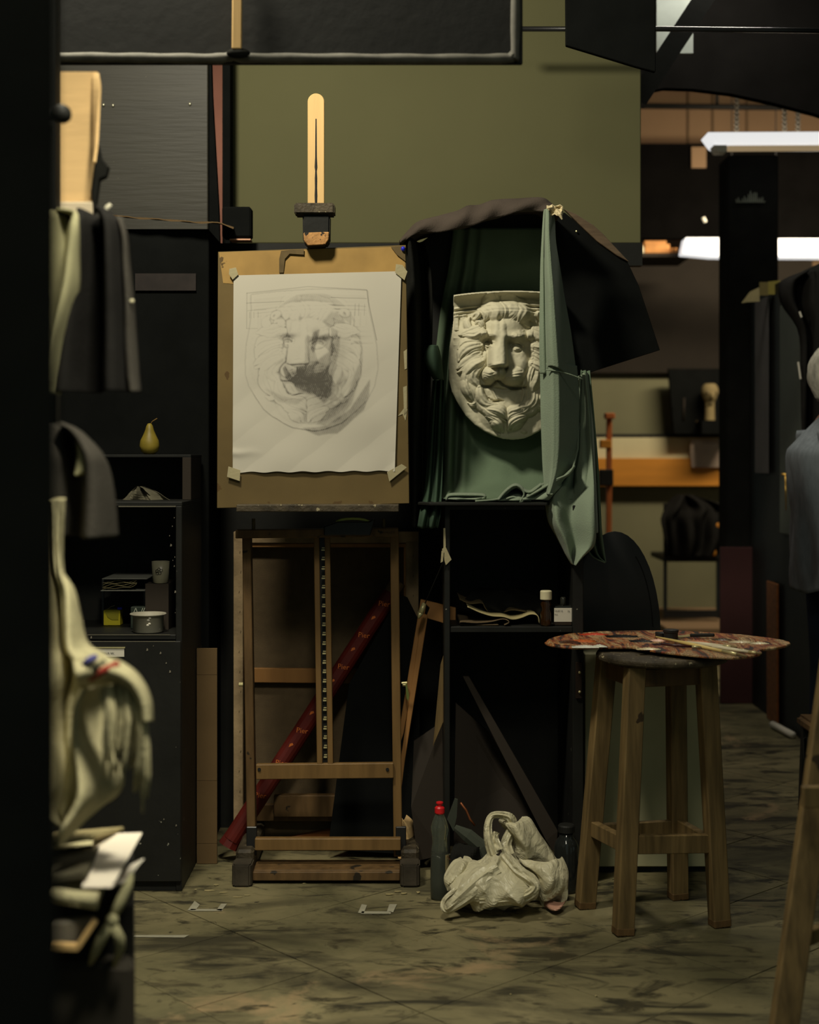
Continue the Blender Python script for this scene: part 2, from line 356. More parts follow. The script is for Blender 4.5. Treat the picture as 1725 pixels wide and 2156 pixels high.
def floor_nodes(m):
    nt = m.node_tree; N = nt.nodes; L = nt.links; b = N['Principled BSDF']; g = N.new('ShaderNodeNewGeometry')
    def noise(sc, det, dist=0.0, stretch=(1, 1, 1), rot=0.0):
        mp = N.new('ShaderNodeMapping'); mp.inputs['Scale'].default_value = stretch; mp.inputs['Rotation'].default_value = (0, 0, rot); L.new(g.outputs['Position'], mp.inputs[0])
        n = N.new('ShaderNodeTexNoise'); n.inputs['Scale'].default_value = sc; n.inputs['Detail'].default_value = det; n.inputs['Roughness'].default_value = 0.62; n.inputs['Distortion'].default_value = dist
        L.new(mp.outputs[0], n.inputs['Vector']); return n.outputs['Fac']
    def ramp(f, p0, p1, c0=(0, 0, 0, 1), c1=(1, 1, 1, 1)):
        r = N.new('ShaderNodeValToRGB'); e = r.color_ramp.elements; e[0].position = p0; e[1].position = p1; e[0].color = c0; e[1].color = c1; L.new(f, r.inputs[0]); return r.outputs[0]
    def mix(f, a, c):
        x = N.new('ShaderNodeMix'); x.data_type = 'RGBA'; L.new(f, x.inputs[0]); L.new(a, x.inputs[6]); x.inputs[7].default_value = lin(c)+(1,); return x.outputs[2]
    a = ramp(noise(2.2, 8, 0.6), 0.32, 0.70, lin((84, 80, 56))+(1,), lin((136, 126, 92))+(1,))
    a = mix(ramp(noise(1.5, 9, 1.4, (0.7, 1.8, 1), 0.4), 0.47, 0.62), a, (62, 58, 42))
    a = mix(ramp(noise(5.5, 9, 1.0, (0.6, 1.7, 1), -0.5), 0.53, 0.63), a, (50, 47, 34))
    a = mix(ramp(noise(3.1, 7, 0.5, (1, 1, 1), 1.0), 0.60, 0.72), a, (150, 128, 94))
    a = mix(ramp(noise(13, 9, 0.8, (0.7, 1.5, 1), 0.8), 0.55, 0.66), a, (60, 55, 38))
    a = mix(ramp(noise(26, 5), 0.66, 0.74), a, (42, 40, 31))
    L.new(a, b.inputs['Base Color'])
    L.new(ramp(noise(4, 6), 0.3, 0.7, (.55, .55, .55, 1), (.8, .8, .8, 1)), b.inputs['Roughness']); b.inputs['Specular IOR Level'].default_value = 0.25
    bp = N.new('ShaderNodeBump'); bp.inputs['Strength'].default_value = 0.35; bp.inputs['Distance'].default_value = 0.003; L.new(noise(60, 6), bp.inputs['Height']); L.new(bp.outputs[0], b.inputs['Normal'])
floor_nodes(concrete)
grout = mat('floor_joint_grime', (84, 78, 58), rough=0.9, world=True)
pine = mat('old_pine', (106, 87, 54), rough=0.65, var=0.42, scale=7, stretch=(7, 7, 0.6), bump=0.35, bscale=12, specks=(56, 44, 28), speck_at=0.69, speck_scale=16)
pine_dark = mat('grimy_pine', (92, 70, 42), rough=0.6, var=0.35, scale=6, stretch=(5, 5, 0.9), bump=0.3, specks=(40, 34, 24), speck_at=0.66, speck_scale=18)
ochre = mat('pale_ochre_wood', (208, 172, 114), rough=0.6, var=0.08, scale=5, stretch=(6, 6, 0.5), bump=0.1)
easel_wood = mat('easel_beech', (112, 86, 50), rough=0.5, var=0.2, scale=6, stretch=(6, 6, 0.7), bump=0.15)
charred = mat('paint_caked_wood', (66, 58, 44), rough=0.6, var=0.6, scale=20, bump=0.6, specks=(150, 140, 110), speck_at=0.66, speck_scale=70)
burnt = mat('burnt_wood_block', (176, 130, 78), rough=0.6, var=0.5, scale=26, bump=0.4, specks=(30, 26, 20), speck_at=0.56, speck_scale=36)
masonite = mat('ochre_hardboard', (100, 83, 48), rough=0.65, var=0.28, scale=3.5, bump=0.15, specks=(84, 64, 34), speck_at=0.66, speck_scale=20)
plaster = mat('old_plaster', (194, 188, 162), rough=0.72, var=0.05, scale=9, bump=0.10, bscale=120, spec=0.2)
green_cloth = mat('green_cotton', (98, 114, 92), rough=0.95, var=0.06, scale=12, bump=0.25, bscale=240, spec=0.05)
green_cloth2 = mat('grey_green_cotton', (124, 136, 116), rough=0.95, var=0.05, scale=12, bump=0.3, bscale=260, spec=0.05, sheen=0.1)
tape = mat('masking_tape', (162, 152, 118), rough=0.7, var=0.08, scale=20, bump=0.2)
white_tape = mat('white_tape', (152, 148, 128), rough=0.7, var=0.14, scale=20)
canvas_side = mat('raw_canvas_edge', (140, 120, 90), rough=0.9, var=0.3, scale=14, bump=0.4, bscale=90)
canvas_back = mat('raw_linen', (84, 70, 50), rough=0.95, var=0.12, scale=30, bump=0.3, bscale=300)
stretcher = mat('stretcher_pine', (146, 104, 58), rough=0.6, var=0.15, scale=5, stretch=(5, 5, 0.8), bump=0.15)
cardboard = mat('cardboard', (220, 184, 128), rough=0.85, var=0.08, scale=8, stretch=(1, 1, 6), bump=0.2, bscale=30)
cardboard_dark = mat('brown_cardboard', (98, 78, 50), rough=0.85, var=0.1, scale=8, bump=0.15)
steel = mat('worn_steel', (200, 190, 140), rough=0.35, metal=0.45, var=0.15, scale=20)
brass = mat('brass', (200, 160, 80), rough=0.3, metal=0.9, var=0.1)
bag_film = mat('white_plastic_film', (196, 189, 158), rough=0.36, var=0.10, scale=9, spec=0.5)
def crinkle(m, sc_, d):
    nt = m.node_tree; N = nt.nodes; L = nt.links; tc = N.new('ShaderNodeTexCoord'); b = N['Principled BSDF']
    n0 = N.new('ShaderNodeTexNoise'); n0.inputs['Scale'].default_value = sc_*0.6; n0.inputs['Detail'].default_value = 2; L.new(tc.outputs['Object'], n0.inputs['Vector'])
    ad = N.new('ShaderNodeMix'); ad.data_type = 'RGBA'; ad.blend_type = 'ADD'; ad.inputs[0].default_value = 0.12; L.new(tc.outputs['Object'], ad.inputs[6]); L.new(n0.outputs['Color'], ad.inputs[7])
    v = N.new('ShaderNodeTexVoronoi'); v.feature = 'DISTANCE_TO_EDGE'; v.inputs['Scale'].default_value = sc_; L.new(ad.outputs[2], v.inputs['Vector'])
    n1 = N.new('ShaderNodeTexNoise'); n1.inputs['Scale'].default_value = sc_*1.2; n1.inputs['Detail'].default_value = 3; n1.inputs['Distortion'].default_value = 2.5; L.new(tc.outputs['Object'], n1.inputs['Vector'])
    a = N.new('ShaderNodeMath'); a.operation = 'MULTIPLY_ADD'; a.inputs[1].default_value = 1.2; L.new(v.outputs['Distance'], a.inputs[0]); L.new(n1.outputs['Fac'], a.inputs[2])
    bp = N.new('ShaderNodeBump'); bp.inputs['Strength'].default_value = 0.8; bp.inputs['Distance'].default_value = d; L.new(a.outputs[0], bp.inputs['Height']); L.new(bp.outputs[0], b.inputs['Normal'])
    b.inputs['Subsurface Weight'].default_value = 0.25; b.inputs['Subsurface Radius'].default_value = (0.01, 0.01, 0.008)
crinkle(bag_film, 12, 0.010)
bag_pink = mat('bag_pink_print', (170, 128, 108), rough=0.45, var=0.2, scale=9)
clear = mat('clear_bottle_plastic', (190, 200, 180), rough=0.08, trans=0.92, var=0.02, spec=0.5, ior=1.3)
murky = mat('black_liquid', (14, 16, 18), rough=0.12, spec=0.5)
red_plastic = mat('red_plastic', (196, 30, 34), rough=0.35, spec=0.5, var=0.08)
paper_white = mat('white_paper', (206, 200, 184), rough=0.8, var=0.06, scale=10)
paper_pink = mat('blush_paper', (214, 190, 170), rough=0.8, var=0.08, scale=14)
paper_old = mat('old_paper', (150, 138, 98), rough=0.8, var=0.2, scale=14)
red_wrap = mat('red_wrapping_paper', (80, 21, 14), rough=0.6, var=0.35, scale=10)
orange_ink = mat('orange_ink', (206, 112, 50), rough=0.6, var=0.2)
dark_ink = mat('dark_ink', (40, 36, 30), rough=0.7, var=0.1)
wool = mat('cream_wool', (186, 178, 140), rough=1.0, var=0.16, scale=22, bump=0.6, bscale=120, spec=0.05)
wool_red = mat('red_wool', (150, 60, 50), rough=1.0, var=0.12, spec=0.05)
wool_blue = mat('blue_wool', (92, 92, 150), rough=1.0, var=0.12, spec=0.05)
wool_dark = mat('dark_wool', (60, 60, 48), rough=1.0, var=0.12, spec=0.05)
linen_cream = mat('cream_linen', (150, 146, 112), rough=1.0, var=0.15, scale=10, spec=0.05)
coat_dark = mat('dark_coat_cloth', (30, 29, 27), rough=0.95, var=0.2, scale=12, spec=0.05, bump=0.3, bscale=150)
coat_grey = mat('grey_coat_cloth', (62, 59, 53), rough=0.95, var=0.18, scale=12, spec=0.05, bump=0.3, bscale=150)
maroon = mat('maroon_paint', (64, 36, 34), rough=0.7, var=0.2, scale=4)
grey_board = mat('grey_painted_board', (96, 92, 90), rough=0.7, var=0.14, scale=5)
green_grey_board = mat('green_grey_board', (74, 78, 70), rough=0.7, var=0.14, scale=5)
denim = mat('grey_blue_shirt_cloth', (112, 119, 124), rough=0.95, var=0.14, scale=30, stretch=(2, 2, 0.6), bump=0.3, bscale=120, spec=0.05)
jeans = mat('dark_blue_jeans', (40, 48, 64), rough=0.95, var=0.25, scale=14, spec=0.05)
skin = mat('skin', (120, 86, 68), rough=0.55, var=0.06)
grey_hair = mat('grey_hair', (150, 148, 136), rough=0.8, var=0.35, scale=60, stretch=(1, 1, 0.3), bump=0.8, bscale=160)
lamp_white = mat('lamp_glow_white', (236, 236, 236), rough=0.4, emit=0.9, var=0.0)
lamp_body = mat('white_lamp_enamel', (226, 222, 206), rough=0.4, var=0.04)
tube_glass = mat('fluorescent_tube', (196, 170, 130), rough=0.3, var=0.03, emit=0.45)
chain_metal = mat('pale_chain', (214, 196, 164), rough=0.5, metal=0.0)
orange_wood = mat('orange_wood', (196, 130, 46), rough=0.55, var=0.12, scale=4, stretch=(0.6, 6, 6))
pear_skin = mat('yellow_pear_skin', (126, 110, 38), rough=0.5, var=0.25, scale=20, spec=0.4)
yellow_card = mat('yellow_card', (190, 176, 40), rough=0.6, var=0.06)
blue_plastic = mat('blue_plastic', (30, 40, 190), rough=0.4)
pot_grey = mat('grey_enamel', (150, 145, 128), rough=0.5, var=0.16, scale=14, specks=(210, 205, 190), speck_at=0.72, speck_scale=40)
brown_glass = mat('brown_glass', (70, 44, 20), rough=0.1, trans=0.6, spec=0.6)
ivory = mat('ivory_plastic', (204, 196, 160), rough=0.5, var=0.08, scale=20)
pink_wall = mat('pinkish_wall_paint', (200, 150, 128), rough=0.9, var=0.12, scale=4)
pale_board = mat('pale_olive_board', (190, 184, 146), rough=0.75, var=0.07, scale=5, specks=(120, 116, 92), speck_at=0.74, speck_scale=14)
rubber = mat('worn_foot_cap', (58, 52, 42), rough=0.6, var=0.4, scale=14, bump=0.3)

# ================================================================ the setting
C2, S2 = math.cos(math.radians(42)), math.sin(math.radians(42))
M().box(-3.2, 6.0, -1.5, 9.6, -0.10, -0.006).build('floor', grout, kind='structure')
FLOOR = bpy.data.objects['floor']; WLOC['floor'] = FLOOR.location.copy()
TS = 0.35; tile_mesh = []
for k in range(4):
    q = M(); g = TS/2-0.0009-0.0004*k
    q.prism([(-g, -g, -0.006), (g, -g, -0.006), (g, g, -0.006), (-g, g, -0.006)], (0, 0, 0.006-0.0003*k))
    o = q.build('floor_tile', concrete, bevel=0.0006); tile_mesh.append(o.data); bpy.data.objects.remove(o)
n1o, n2o = 2.266, 2.425; nt_ = 0
for a in range(-30, 34):
    for b in range(-30, 34):
        p1 = n1o+(a+0.5)*TS; p2 = n2o+(b+0.5)*TS
        x = -S2*p1+C2*p2; y = C2*p1+S2*p2
        if not (2.35 < y < 7.6 and -0.36*y-0.35 < x < 0.36*y+0.35): continue
        if y > 4.75 and x < 0.55: continue
        o = bpy.data.objects.new('floor_tile', tile_mesh[rnd.randrange(4)]); COL.objects.link(o)
        o.parent = FLOOR; o.location = Vector((x, y, -0.006))-FLOOR.location; o.rotation_euler = (0, 0, math.radians(42)+rnd.choice((0, 1, 2, 3))*math.pi/2)
        nt_ += 1
rest = M()
rest.box(-3.2, 6.0, 7.45, 9.6, -0.006, -0.0004)
rest.build('trim_1', concrete, kind='structure')
M().box(-3.2, 6.0, -0.2, 9.6, 3.75, 3.85).build('ceiling', dark_ceiling, kind='structure')
M().box(-3.3, -3.2, -0.2, 9.6, 0, 3.75).build('wall_left', black_paint, kind='structure')
M().box(6.0, 6.1, 3.0, 9.6, 0, 3.75).build('wall_right', brown_board, kind='structure')
M().box(0.5, 6.0, 9.3, 9.4, 0, 3.75).build('wall_back', tan_wall, kind='structure')
M().box(0.7, 3.4, 9.26, 9.3, 0, 2.0).build('wall_far', grey_wall, kind='structure')
M().box(-3.2, 0.5, 6.2, 6.3, 0, 3.75).build('wall_alcove', pink_wall, kind='structure')
# olive screen wall over a black dado partition
gx0, gx1 = P(485, 0, 4.9).x, P(1350, 0, 4.9).x
M().box(gx0, gx1, 4.9, 4.93, P(0, 512, 4.9).z, 3.4).build('wall_screen', green_wall, kind='structure', bevel=0.003)
M().box(P(452, 0, 4.6).x, P(1240, 0, 4.6).x, 4.6, 4.64, 0, P(0, 512, 4.6).z).build('wall_partition', black_paint, kind='structure')
M().box(P(1180, 0, 4.66).x, P(1352, 0, 4.66).x, 4.65, 4.69, P(0, 560, 4.66).z, P(0, 512, 4.66).z).build('trim_2', black_paint, kind='structure')
M().box(P(470, 0, 4.8).x, P(486, 0, 4.8).x, 4.78, 4.86, 0, 3.4).build('trim_3', velvet, kind='structure')
# dark tapered batten beside the plywood, leaving the pink gap
m = M(); m.prism([P(425, 60, 4.7), P(443, 60, 4.7), P(447, 200, 4.7), P(461, 450, 4.7), P(463, 540, 4.7), P(425, 1150, 4.7)], (0, 0.03, 0)); m.build('trim_4', velvet, kind='structure')
# near black pillar at the left edge of the view
m = M(); m.prism([(-0.9, 1.05, 0), (P(123, 0, 1.05).x, 1.05, 0), (P(123, 0, 1.05).x-0.006, 1.064, 0), (-0.9, 1.064, 0)], (0, 0, 3.75)); m.build('trim_5', black_cloth, kind='structure', bevel=0.003)
# far room: dark upper panels, brown board, canopy, strut
M().box(P(1262, 0, 8.9).x, P(1900, 0, 8.9).x, 8.85, 8.9, P(0, 505, 8.9).z, P(0, 306, 8.9).z).build('trim_6', mat('near_black_panel', (14, 13, 12), rough=1.0, spec=0.0), kind='structure')
M().box(P(1262, 0, 8.7).x, P(1760, 0, 8.7).x, 9.20, 9.24, P(0, 785, 9.2).z, P(0, 545, 9.2).z).build('trim_7', mat('deep_brown_panel', (40, 34, 26), rough=0.8, var=0.12), kind='structure')
pts = [P(1330, 200, 6.0), P(1365, 192, 6.0), P(1400, 185, 6.0), P(1460, 187, 6.0), P(1540, 197, 6.0), P(1620, 214, 6.0), P(1720, 240, 6.0), P(1860, 290, 6.0)]
m = M(); m.prism(pts+[P(1860, -420, 6.0), P(1330, -420, 6.0)], (0, 0.05, 0)); m.build('trim_8', mat('near_black_panel', (14, 13, 12), rough=0.95, spec=0.03), kind='structure')
m = M(); m.beam(P(1340, 214, 5.4), P(1500, -30, 5.4), 0.075, 0.06, (1, 0, 0)); m.build('trim_9', black_paint, kind='structure')
pillar = M(); pillar.box(P(1532, 0, 7.0).x, P(1640, 0, 7.0).x, 7.0, 7.2, P(0, 1312, 7.0).z, P(0, 326, 7.0).z); pillar.build('trim_10', black_cloth, kind='structure', bevel=0.01)
M().box(P(1370, 0, 8.7).x, P(1560, 0, 8.7).x, 8.15, 9.26, 0.0, 0.215).build('trim_20', tan_wall, kind='structure', bevel=0.004)
# screen wall running back at the right
M().box(1.66, 1.72, 5.55, 6.95, 0, 1.98).build('wall_side', black_paint, kind='structure')
# long rail crossing the top of the view
m = M(); m.tube([P(1060, 61, 4.66), P(1400, 61, 4.66), P(1800, 66, 4.66)], 0.0085, 10); m.build('trim_11', black_metal, kind='structure', smooth=True)

# ================================================================ lion relief and the drawing of it
US, VS, HF, INS = lion_field(0.75)
PXM = 4.2/KF
def relief():
    Yb = 4.235; h, w_ = HF.shape
    idx = -np.ones(HF.shape, int); idx[INS] = np.arange(INS.sum())
    jj, ii = np.nonzero(INS)
    X = (US[ii]-CX)*PXM; Z = CH-(VS[jj]-HZ)*PXM; Yv = Yb-HF[jj, ii]*PXM
    q = INS[:-1, :-1] & INS[1:, :-1] & INS[:-1, 1:] & INS[1:, 1:]
    a = idx[:-1, :-1][q]; b = idx[1:, :-1][q]; c = idx[1:, 1:][q]; d = idx[:-1, 1:][q]
    F = np.stack([a, b, c, d], 1)
    V = np.stack([X, Yv, Z], 1)
    E_ = np.concatenate([F[:, [0, 1]], F[:, [1, 2]], F[:, [2, 3]], F[:, [3, 0]]])
    key = np.sort(E_, 1); kk = key[:, 0]*10**7+key[:, 1]
    _, inv, cnt = np.unique(kk, return_inverse=True, return_counts=True)
    be = E_[cnt[inv] == 1]
    bv = np.unique(be); mp = {int(v): len(V)+k for k, v in enumerate(bv)}
    back = V[bv].copy(); back[:, 1] = Yb
    sk = [(int(e[1]), int(e[0]), mp[int(e[0])], mp[int(e[1])]) for e in be]
    V = np.concatenate([V, back]); c0 = np.array([(X.min()+X.max())/2, Yb, Z.min()])
    me = bpy.data.meshes.new('lion_relief'); me.from_pydata((V-c0).tolist(), [], F.tolist()+sk); me.materials.append(plaster)
    me.polygons.foreach_set('use_smooth', [True]*len(F)+[False]*len(sk)); me.update()
    o = bpy.data.objects.new('lion_relief', me); COL.objects.link(o); o.location = c0; WLOC[o.name] = Vector(c0)
    tag(o, 'cream plaster relief of a lion head, half covered by the hanging cloth', 'sculpture')
relief()

def drawing_tone(nw, nh):
    """pencil tone 0..1 on the sheet: contour lines, laid-in shadow shapes and hatching after the relief"""
    u = 492+(np.arange(nw)+0.5)/nw*354; v = 576+(np.arange(nh)+0.5)/nh*418
    U, V = np.meshgrid(u, v)
    lu = 945+(U-520)*(1206-945)/(803-520); lv = 613+(V-612)*(925-613)/(905-612)
    H = np.where(INS, HF, -8.0)
    # blur a little: the drawing is simpler than the cast
    def bl(A, n):
        for _ in range(n):
            A = (A+np.roll(A, 1, 0)+np.roll(A, -1, 0)+np.roll(A, 1, 1)+np.roll(A, -1, 1))/5
        return A
    def samp(A, fill):
        i = np.clip(((lu-US[0])/0.75), 0, len(US)-1.01); j = np.clip(((lv-VS[0])/0.75), 0, len(VS)-1.01)
        i0 = i.astype(int); j0 = j.astype(int); fi = i-i0; fj = j-j0
        r = A[j0, i0]*(1-fi)*(1-fj)+A[j0, i0+1]*fi*(1-fj)+A[j0+1, i0]*(1-fi)*fj+A[j0+1, i0+1]*fi*fj
        out = (lu < US[0]) | (lu > US[-1]) | (lv < VS[0]) | (lv > VS[-1])
        return np.where(out, fill, r)
    B = bl(H, 5); lap = bl(B, 7)-B
    lx, ly, lz = 0.60, 0.72, 0.50                       # light from the upper left
    pad = 150; Hp = np.pad(H, pad, constant_values=-8.0); lit = np.ones_like(Hp)
    for k in range(1, 150):
        dx = int(round(lx/0.93*k)); dy = int(round(ly/0.93*k))
        s = np.roll(np.roll(Hp, dy, 0), dx, 1); lit = np.minimum(lit, np.clip(1-(s-Hp-lz/0.93*k*0.75)/4, 0, 1))
    us2 = np.concatenate([US[0]-0.75*np.arange(pad, 0, -1), US, US[-1]+0.75*np.arange(1, pad+1)])
    vs2 = np.concatenate([VS[0]-0.75*np.arange(pad, 0, -1), VS, VS[-1]+0.75*np.arange(1, pad+1)])
    sh = bl(1-lit, 3)
    i = np.clip(((lu-us2[0])/0.75).astype(int), 0, len(us2)-1); j = np.clip(((lv-vs2[0])/0.75).astype(int), 0, len(vs2)-1)
    S = sh[j, i]; Lp = samp(lap, 0); 
    rs = np.random.RandomState(3)
    def noise(cx, cy):
        g = rs.rand(cy+2, cx+2); y = (V-V.min())/(V.max()-V.min()+1e-6)*cy; x = (U-U.min())/(U.max()-U.min()+1e-6)*cx
        a = y.astype(int); b = x.astype(int); fy = y-a; fx = x-b
        return g[a, b]*(1-fy)*(1-fx)+g[a+1, b]*fy*(1-fx)+g[a, b+1]*(1-fy)*fx+g[a+1, b+1]*fy*fx
    hatch = 0.5+0.5*np.sin((U*0.75+V*0.62)*2.1+5*noise(14, 16))
    hatch2 = 0.5+0.5*np.sin((U*0.9-V*0.35)*1.7+5*noise(12, 12))
    soft = noise(30, 36)*0.5+noise(90, 100)*0.5
    head = np.clip(1-(((U-655)/130)**2+((V-770)/150)**2), 0, 1)**0.3
    inl = np.clip(1-(((U-658)/112)**2+((V-755)/140)**2), 0, 1)**0.25
    def poly(pts, soft_, amt):
        pts = np.array(pts, float); ins = np.zeros(U.shape, bool); n = len(pts)
        for a in range(n):
            (x0, y0), (x1, y1) = pts[a], pts[(a+1) % n]
            if y0 == y1: continue
            c = ((V >= min(y0, y1)) & (V < max(y0, y1))) & (U < x0+(V-y0)*(x1-x0)/(y1-y0)); ins ^= c
        return amt*bl(ins.astype(float), soft_)
    D = poly([(632,772),(650,770),(664,766),(676,756),(688,748),(700,740),(712,716),(720,706),(718,740),(712,770),(706,800),(704,830),(690,850),(668,833),(635,827),(624,812),(628,790)], 9, 0.42)
    D = D+poly([(768,756),(765,795),(748,853),(718,887),(690,897),(672,893),(700,866),(738,834),(752,790)], 10, 0.34)
    D = D+poly([(786,800),(785,834),(774,866),(740,896),(718,914),(677,917),(640,903),(696,897),(746,862),(770,825)], 5, 0.44)
    D = D+poly([(662,700),(676,694),(672,716),(664,745),(658,735)], 3, 0.40)+poly([(700,690),(716,700),(708,730),(694,744),(702,716)], 5, 0.30)
    D = D+poly([(598,775),(604,770),(618,792),(634,796),(622,806),(606,798)], 2, 0.5)+poly([(560,815),(600,835),(640,840),(660,832),(630,852),(590,846)], 5, 0.22)
    T = (D+0.30*inl*S)*(0.62+0.28*hatch+0.18*hatch2)*(0.75+0.5*soft)
    T = T+np.clip(Lp*0.30, -0.02, 0.46)*(0.6+0.5*soft)*(0.35+0.65*head)
    # dark accents: eyes, nostril shadow, mouth
    for cu, cv, ru, rv, a in ((612, 706, 15, 5, 0.55), (684, 713, 15, 6, 0.58), (668, 705, 8, 12, 0.3), (625, 783, 18, 8, 0.35), (606, 772, 9, 14, 0.2), (672, 812, 52, 38, 0.26), (700, 855, 46, 26, 0.12), (722, 745, 14, 40, 0.16), (640, 800, 20, 16, 0.14)):
        T = T+a*np.exp(-(((U-cu)/ru)**2+((V-cv)/rv)**2))*(0.7+0.5*soft)
    # ruled construction lines of the cornice and plate
    def ln(u0, v0, u1, v1, a, w_=0.9):
        d = np.hypot(u1-u0, v1-v0); t = ((U-u0)*(u1-u0)+(V-v0)*(v1-v0))/d
        r = np.abs((U-u0)*(v1-v0)-(V-v0)*(u1-u0))/d
        return a*np.exp(-(r/w_)**2)*((t > 0) & (t < d))
    for q in ((520, 615, 650, 604, .28), (650, 604, 774, 614, .28), (520, 636, 600, 634, .3), (698, 628, 774, 632, .3), (774, 614, 778, 640, .35), (521, 614, 521, 690, .25), (522, 652, 562, 650, .18), (527, 655, 527, 668, .2), (536, 655, 536, 668, .2), (545, 654, 545, 667, .2), (750, 642, 750, 668, .25), (758, 642, 758, 668, .25), (770, 643, 770, 668, .2), (520, 690, 545, 690, .15), (778, 640, 798, 720, .35)):
        T = T+ln(*q)
    base = 0.035+0.03*noise(7, 9)
    return np.clip(T+base, 0, 0.86)

# ================================================================ the easel with its drawing board
ez = thing('studio_easel', 'tall wooden studio easel holding the drawing board in the middle', 'easel', (-0.24, 4.02, 0))
LT = -0.011  # lean of the uprights, metres in x over their height
for s, (ut, ub) in enumerate(((520.5, 531.5), (830.5, 838.5))):
    a = P(ub, 1800, 4.10); b = P(ut, 1118, 4.13)
    M().beam(a, b, 0.0245, 0.045).build('upright', pine_dark if s == 0 else easel_wood, ez, bevel=0.002)
    # runner foot with a dark toe cap
    fx = (-0.467, 0.0015)[s]; w2 = 0.028
    M().box(fx-w2*0.9, fx+w2*0.9, 4.03, 4.60, 0.012, 0.085).build('foot', charred, ez, bevel=0.008)
    prof = [(fx-w2, 4.03), (fx-w2, 3.975), (fx-w2*0.8, 3.962), (fx+w2*0.8, 3.962), (fx+w2, 3.975), (fx+w2, 4.03)]
    M().prism([(x, y, 0.001) for x, y in prof], (0, 0, 0.062)).build('foot_cap', rubber, ez, bevel=0.004, seg=2)
    M().beam(P(ub-1 if s == 0 else ub+6, 1800, 4.08), P(ub-1 if s == 0 else ub+6, 1740, 4.08), 0.03, 0.012).build('hinge_plate', black_metal, ez, bevel=0.002)
    kx = P((512, 848)[s], 1441, 4.12)
    M().tube([kx, kx+Vector(((-1, 1)[s]*0.012, 0, 0))], 0.006, 10).build('bolt', steel, ez, smooth=False)
for k, (u, d) in enumerate(((669, 11), (691.5, 11))):
    M().beam(P(u+5, 1612, 4.09), P(u-2, 1120, 4.115), 0.0155, 0.03).build('mast_rail', easel_wood, ez, bevel=0.0015)
mr = M().beam(P(684, 1608, 4.10), P(679, 1130, 4.125), 0.017, 0.012).build('ratchet_track', black_metal, ez)
mm = M()
for k in range(23):
    v = 1158+k*19.8; mm.beam(P(677+k*0.22, v, 4.09), P(684+k*0.22, v, 4.09), 0.0035, 0.008, (0, 0, 1)); mm.beam(P(678+k*0.22, v-4.5, 4.092), P(684+k*0.22, v-4.5, 4.092), 0.0022, 0.006, (0, 0, 1))
o = mm.build('ratchet_teeth', steel, ez)
lb = M().beam(P(540, 1624, 4.085), P(829, 1621, 4.085), 0.043, 0.022, (0, 0, 1)).build('lower_crossbar', easel_wood, ez, bevel=0.002)
for u in (546, 816):
    p = P(u, 1620, 4.073); M().tube([p+Vector((0, 0.004, 0)), p+Vector((0, -0.002, 0))], 0.0048, 12).build('bolt', black_metal, lb)
M().beam(P(498, 1124, 4.06), P(839, 1120, 4.06), 0.024, 0.05, (0, 0, 1)).build('upper_crossbar', pine_dark, ez, bevel=0.002)
lettering('CAVALLETI', 0.0085, P(800, 1123, 4.033), (1, 0, 0), (0, 0, 1), dark_ink, bpy.data.objects['upper_crossbar'])
# black clamp bracket in the middle of the upper crossbar
m = M(); m.prism([P(682, 1128, 4.01), P(682, 1108, 4.01), P(712, 1098, 4.01), P(778, 1098, 4.01), P(786, 1092, 4.01), P(790, 1094, 4.01), P(780, 1128, 4.01)], (0, 0.03, 0)); m.build('clamp_bracket', black_metal, ez, bevel=0.003)
m = M(); m.tube([P(u, 1099-7*math.sin((u-708)/70*math.pi)**0.5 if 0 < (u-708)/70 < 1 else 1099, 4.02) for u in (708, 718, 730, 743, 756, 768, 778)], 0.004, 6); m.build('clip_band', mat('pale_green_band', (170, 180, 96), rough=0.6), ez, smooth=True)
for u in (534, 808): M().tube([P(u, 1118, 4.07), P(u, 1092, 4.07)], 0.005, 8).build('peg', pine, ez, smooth=True)
for nm, v0, z1, y0, y1 in (('front_rail', 1786, 0.0, 4.03, 4.055), ('toe_rail', 1843, 0.0, 3.985, 4.0)):
    pass
M().box(-0.44, -0.025, 4.05, 4.075, 0.078, 0.112).build('front_rail', easel_wood, ez, bevel=0.002)
M().box(-0.44, -0.027, 3.99, 4.005, 0.010, 0.035).build('toe_rail', pine_dark, ez, bevel=0.002)
M().box(-0.44, -0.027, 4.005, 4.11, 0.028, 0.036).build('base_plank', pine_dark, ez, bevel=0.002)
M().box(-0.41, -0.035, 4.30, 4.33, 0.11, 0.175).build('rear_rail', pine_dark, ez, bevel=0.002)
# paint-caked ledge
M().box(P(500, 0, 3.93).x, P(840, 0, 3.93).x, 3.905, 4.0, P(0, 1077, 3.93).z, P(0, 1062, 3.93).z).build('ledge', charred, ez, bevel=0.002)
# mast with a rounded top, dark slot
m = M(); n = 12; r = 17.5
pts = [P(648, 560, 4.04)]+[P(665.5-r*math.cos(math.pi*k/n), 214-r*math.sin(math.pi*k/n), 4.04) for k in range(n+1)]+[P(683, 560, 4.04)]
m.prism(pts, (0, 0.018, 0)); ms = m.build('mast', ochre, ez, bevel=0.0015)
m = M()
wv = [(250, 1), (280, 1.6), (330, 2.2), (352, 4), (360, 2), (375, 3.4), (395, 3), (412, 4), (430, 3)]
L_ = [P(665-w_*0.6, v, 4.0392) for v, w_ in wv]; R_ = [P(666+w_*0.6, v, 4.0392) for v, w_ in wv]
m.prism(L_+R_[::-1], (0, 0.004, 0)); m.build('slot', black_paint, ms)
M().box(P(621, 0, 3.985).x, P(705, 0, 3.985).x, 3.96, 4.03, P(0, 453, 3.985).z, P(0, 430, 3.985).z).build('clamp_head', charred, ez, bevel=0.004, seg=2)
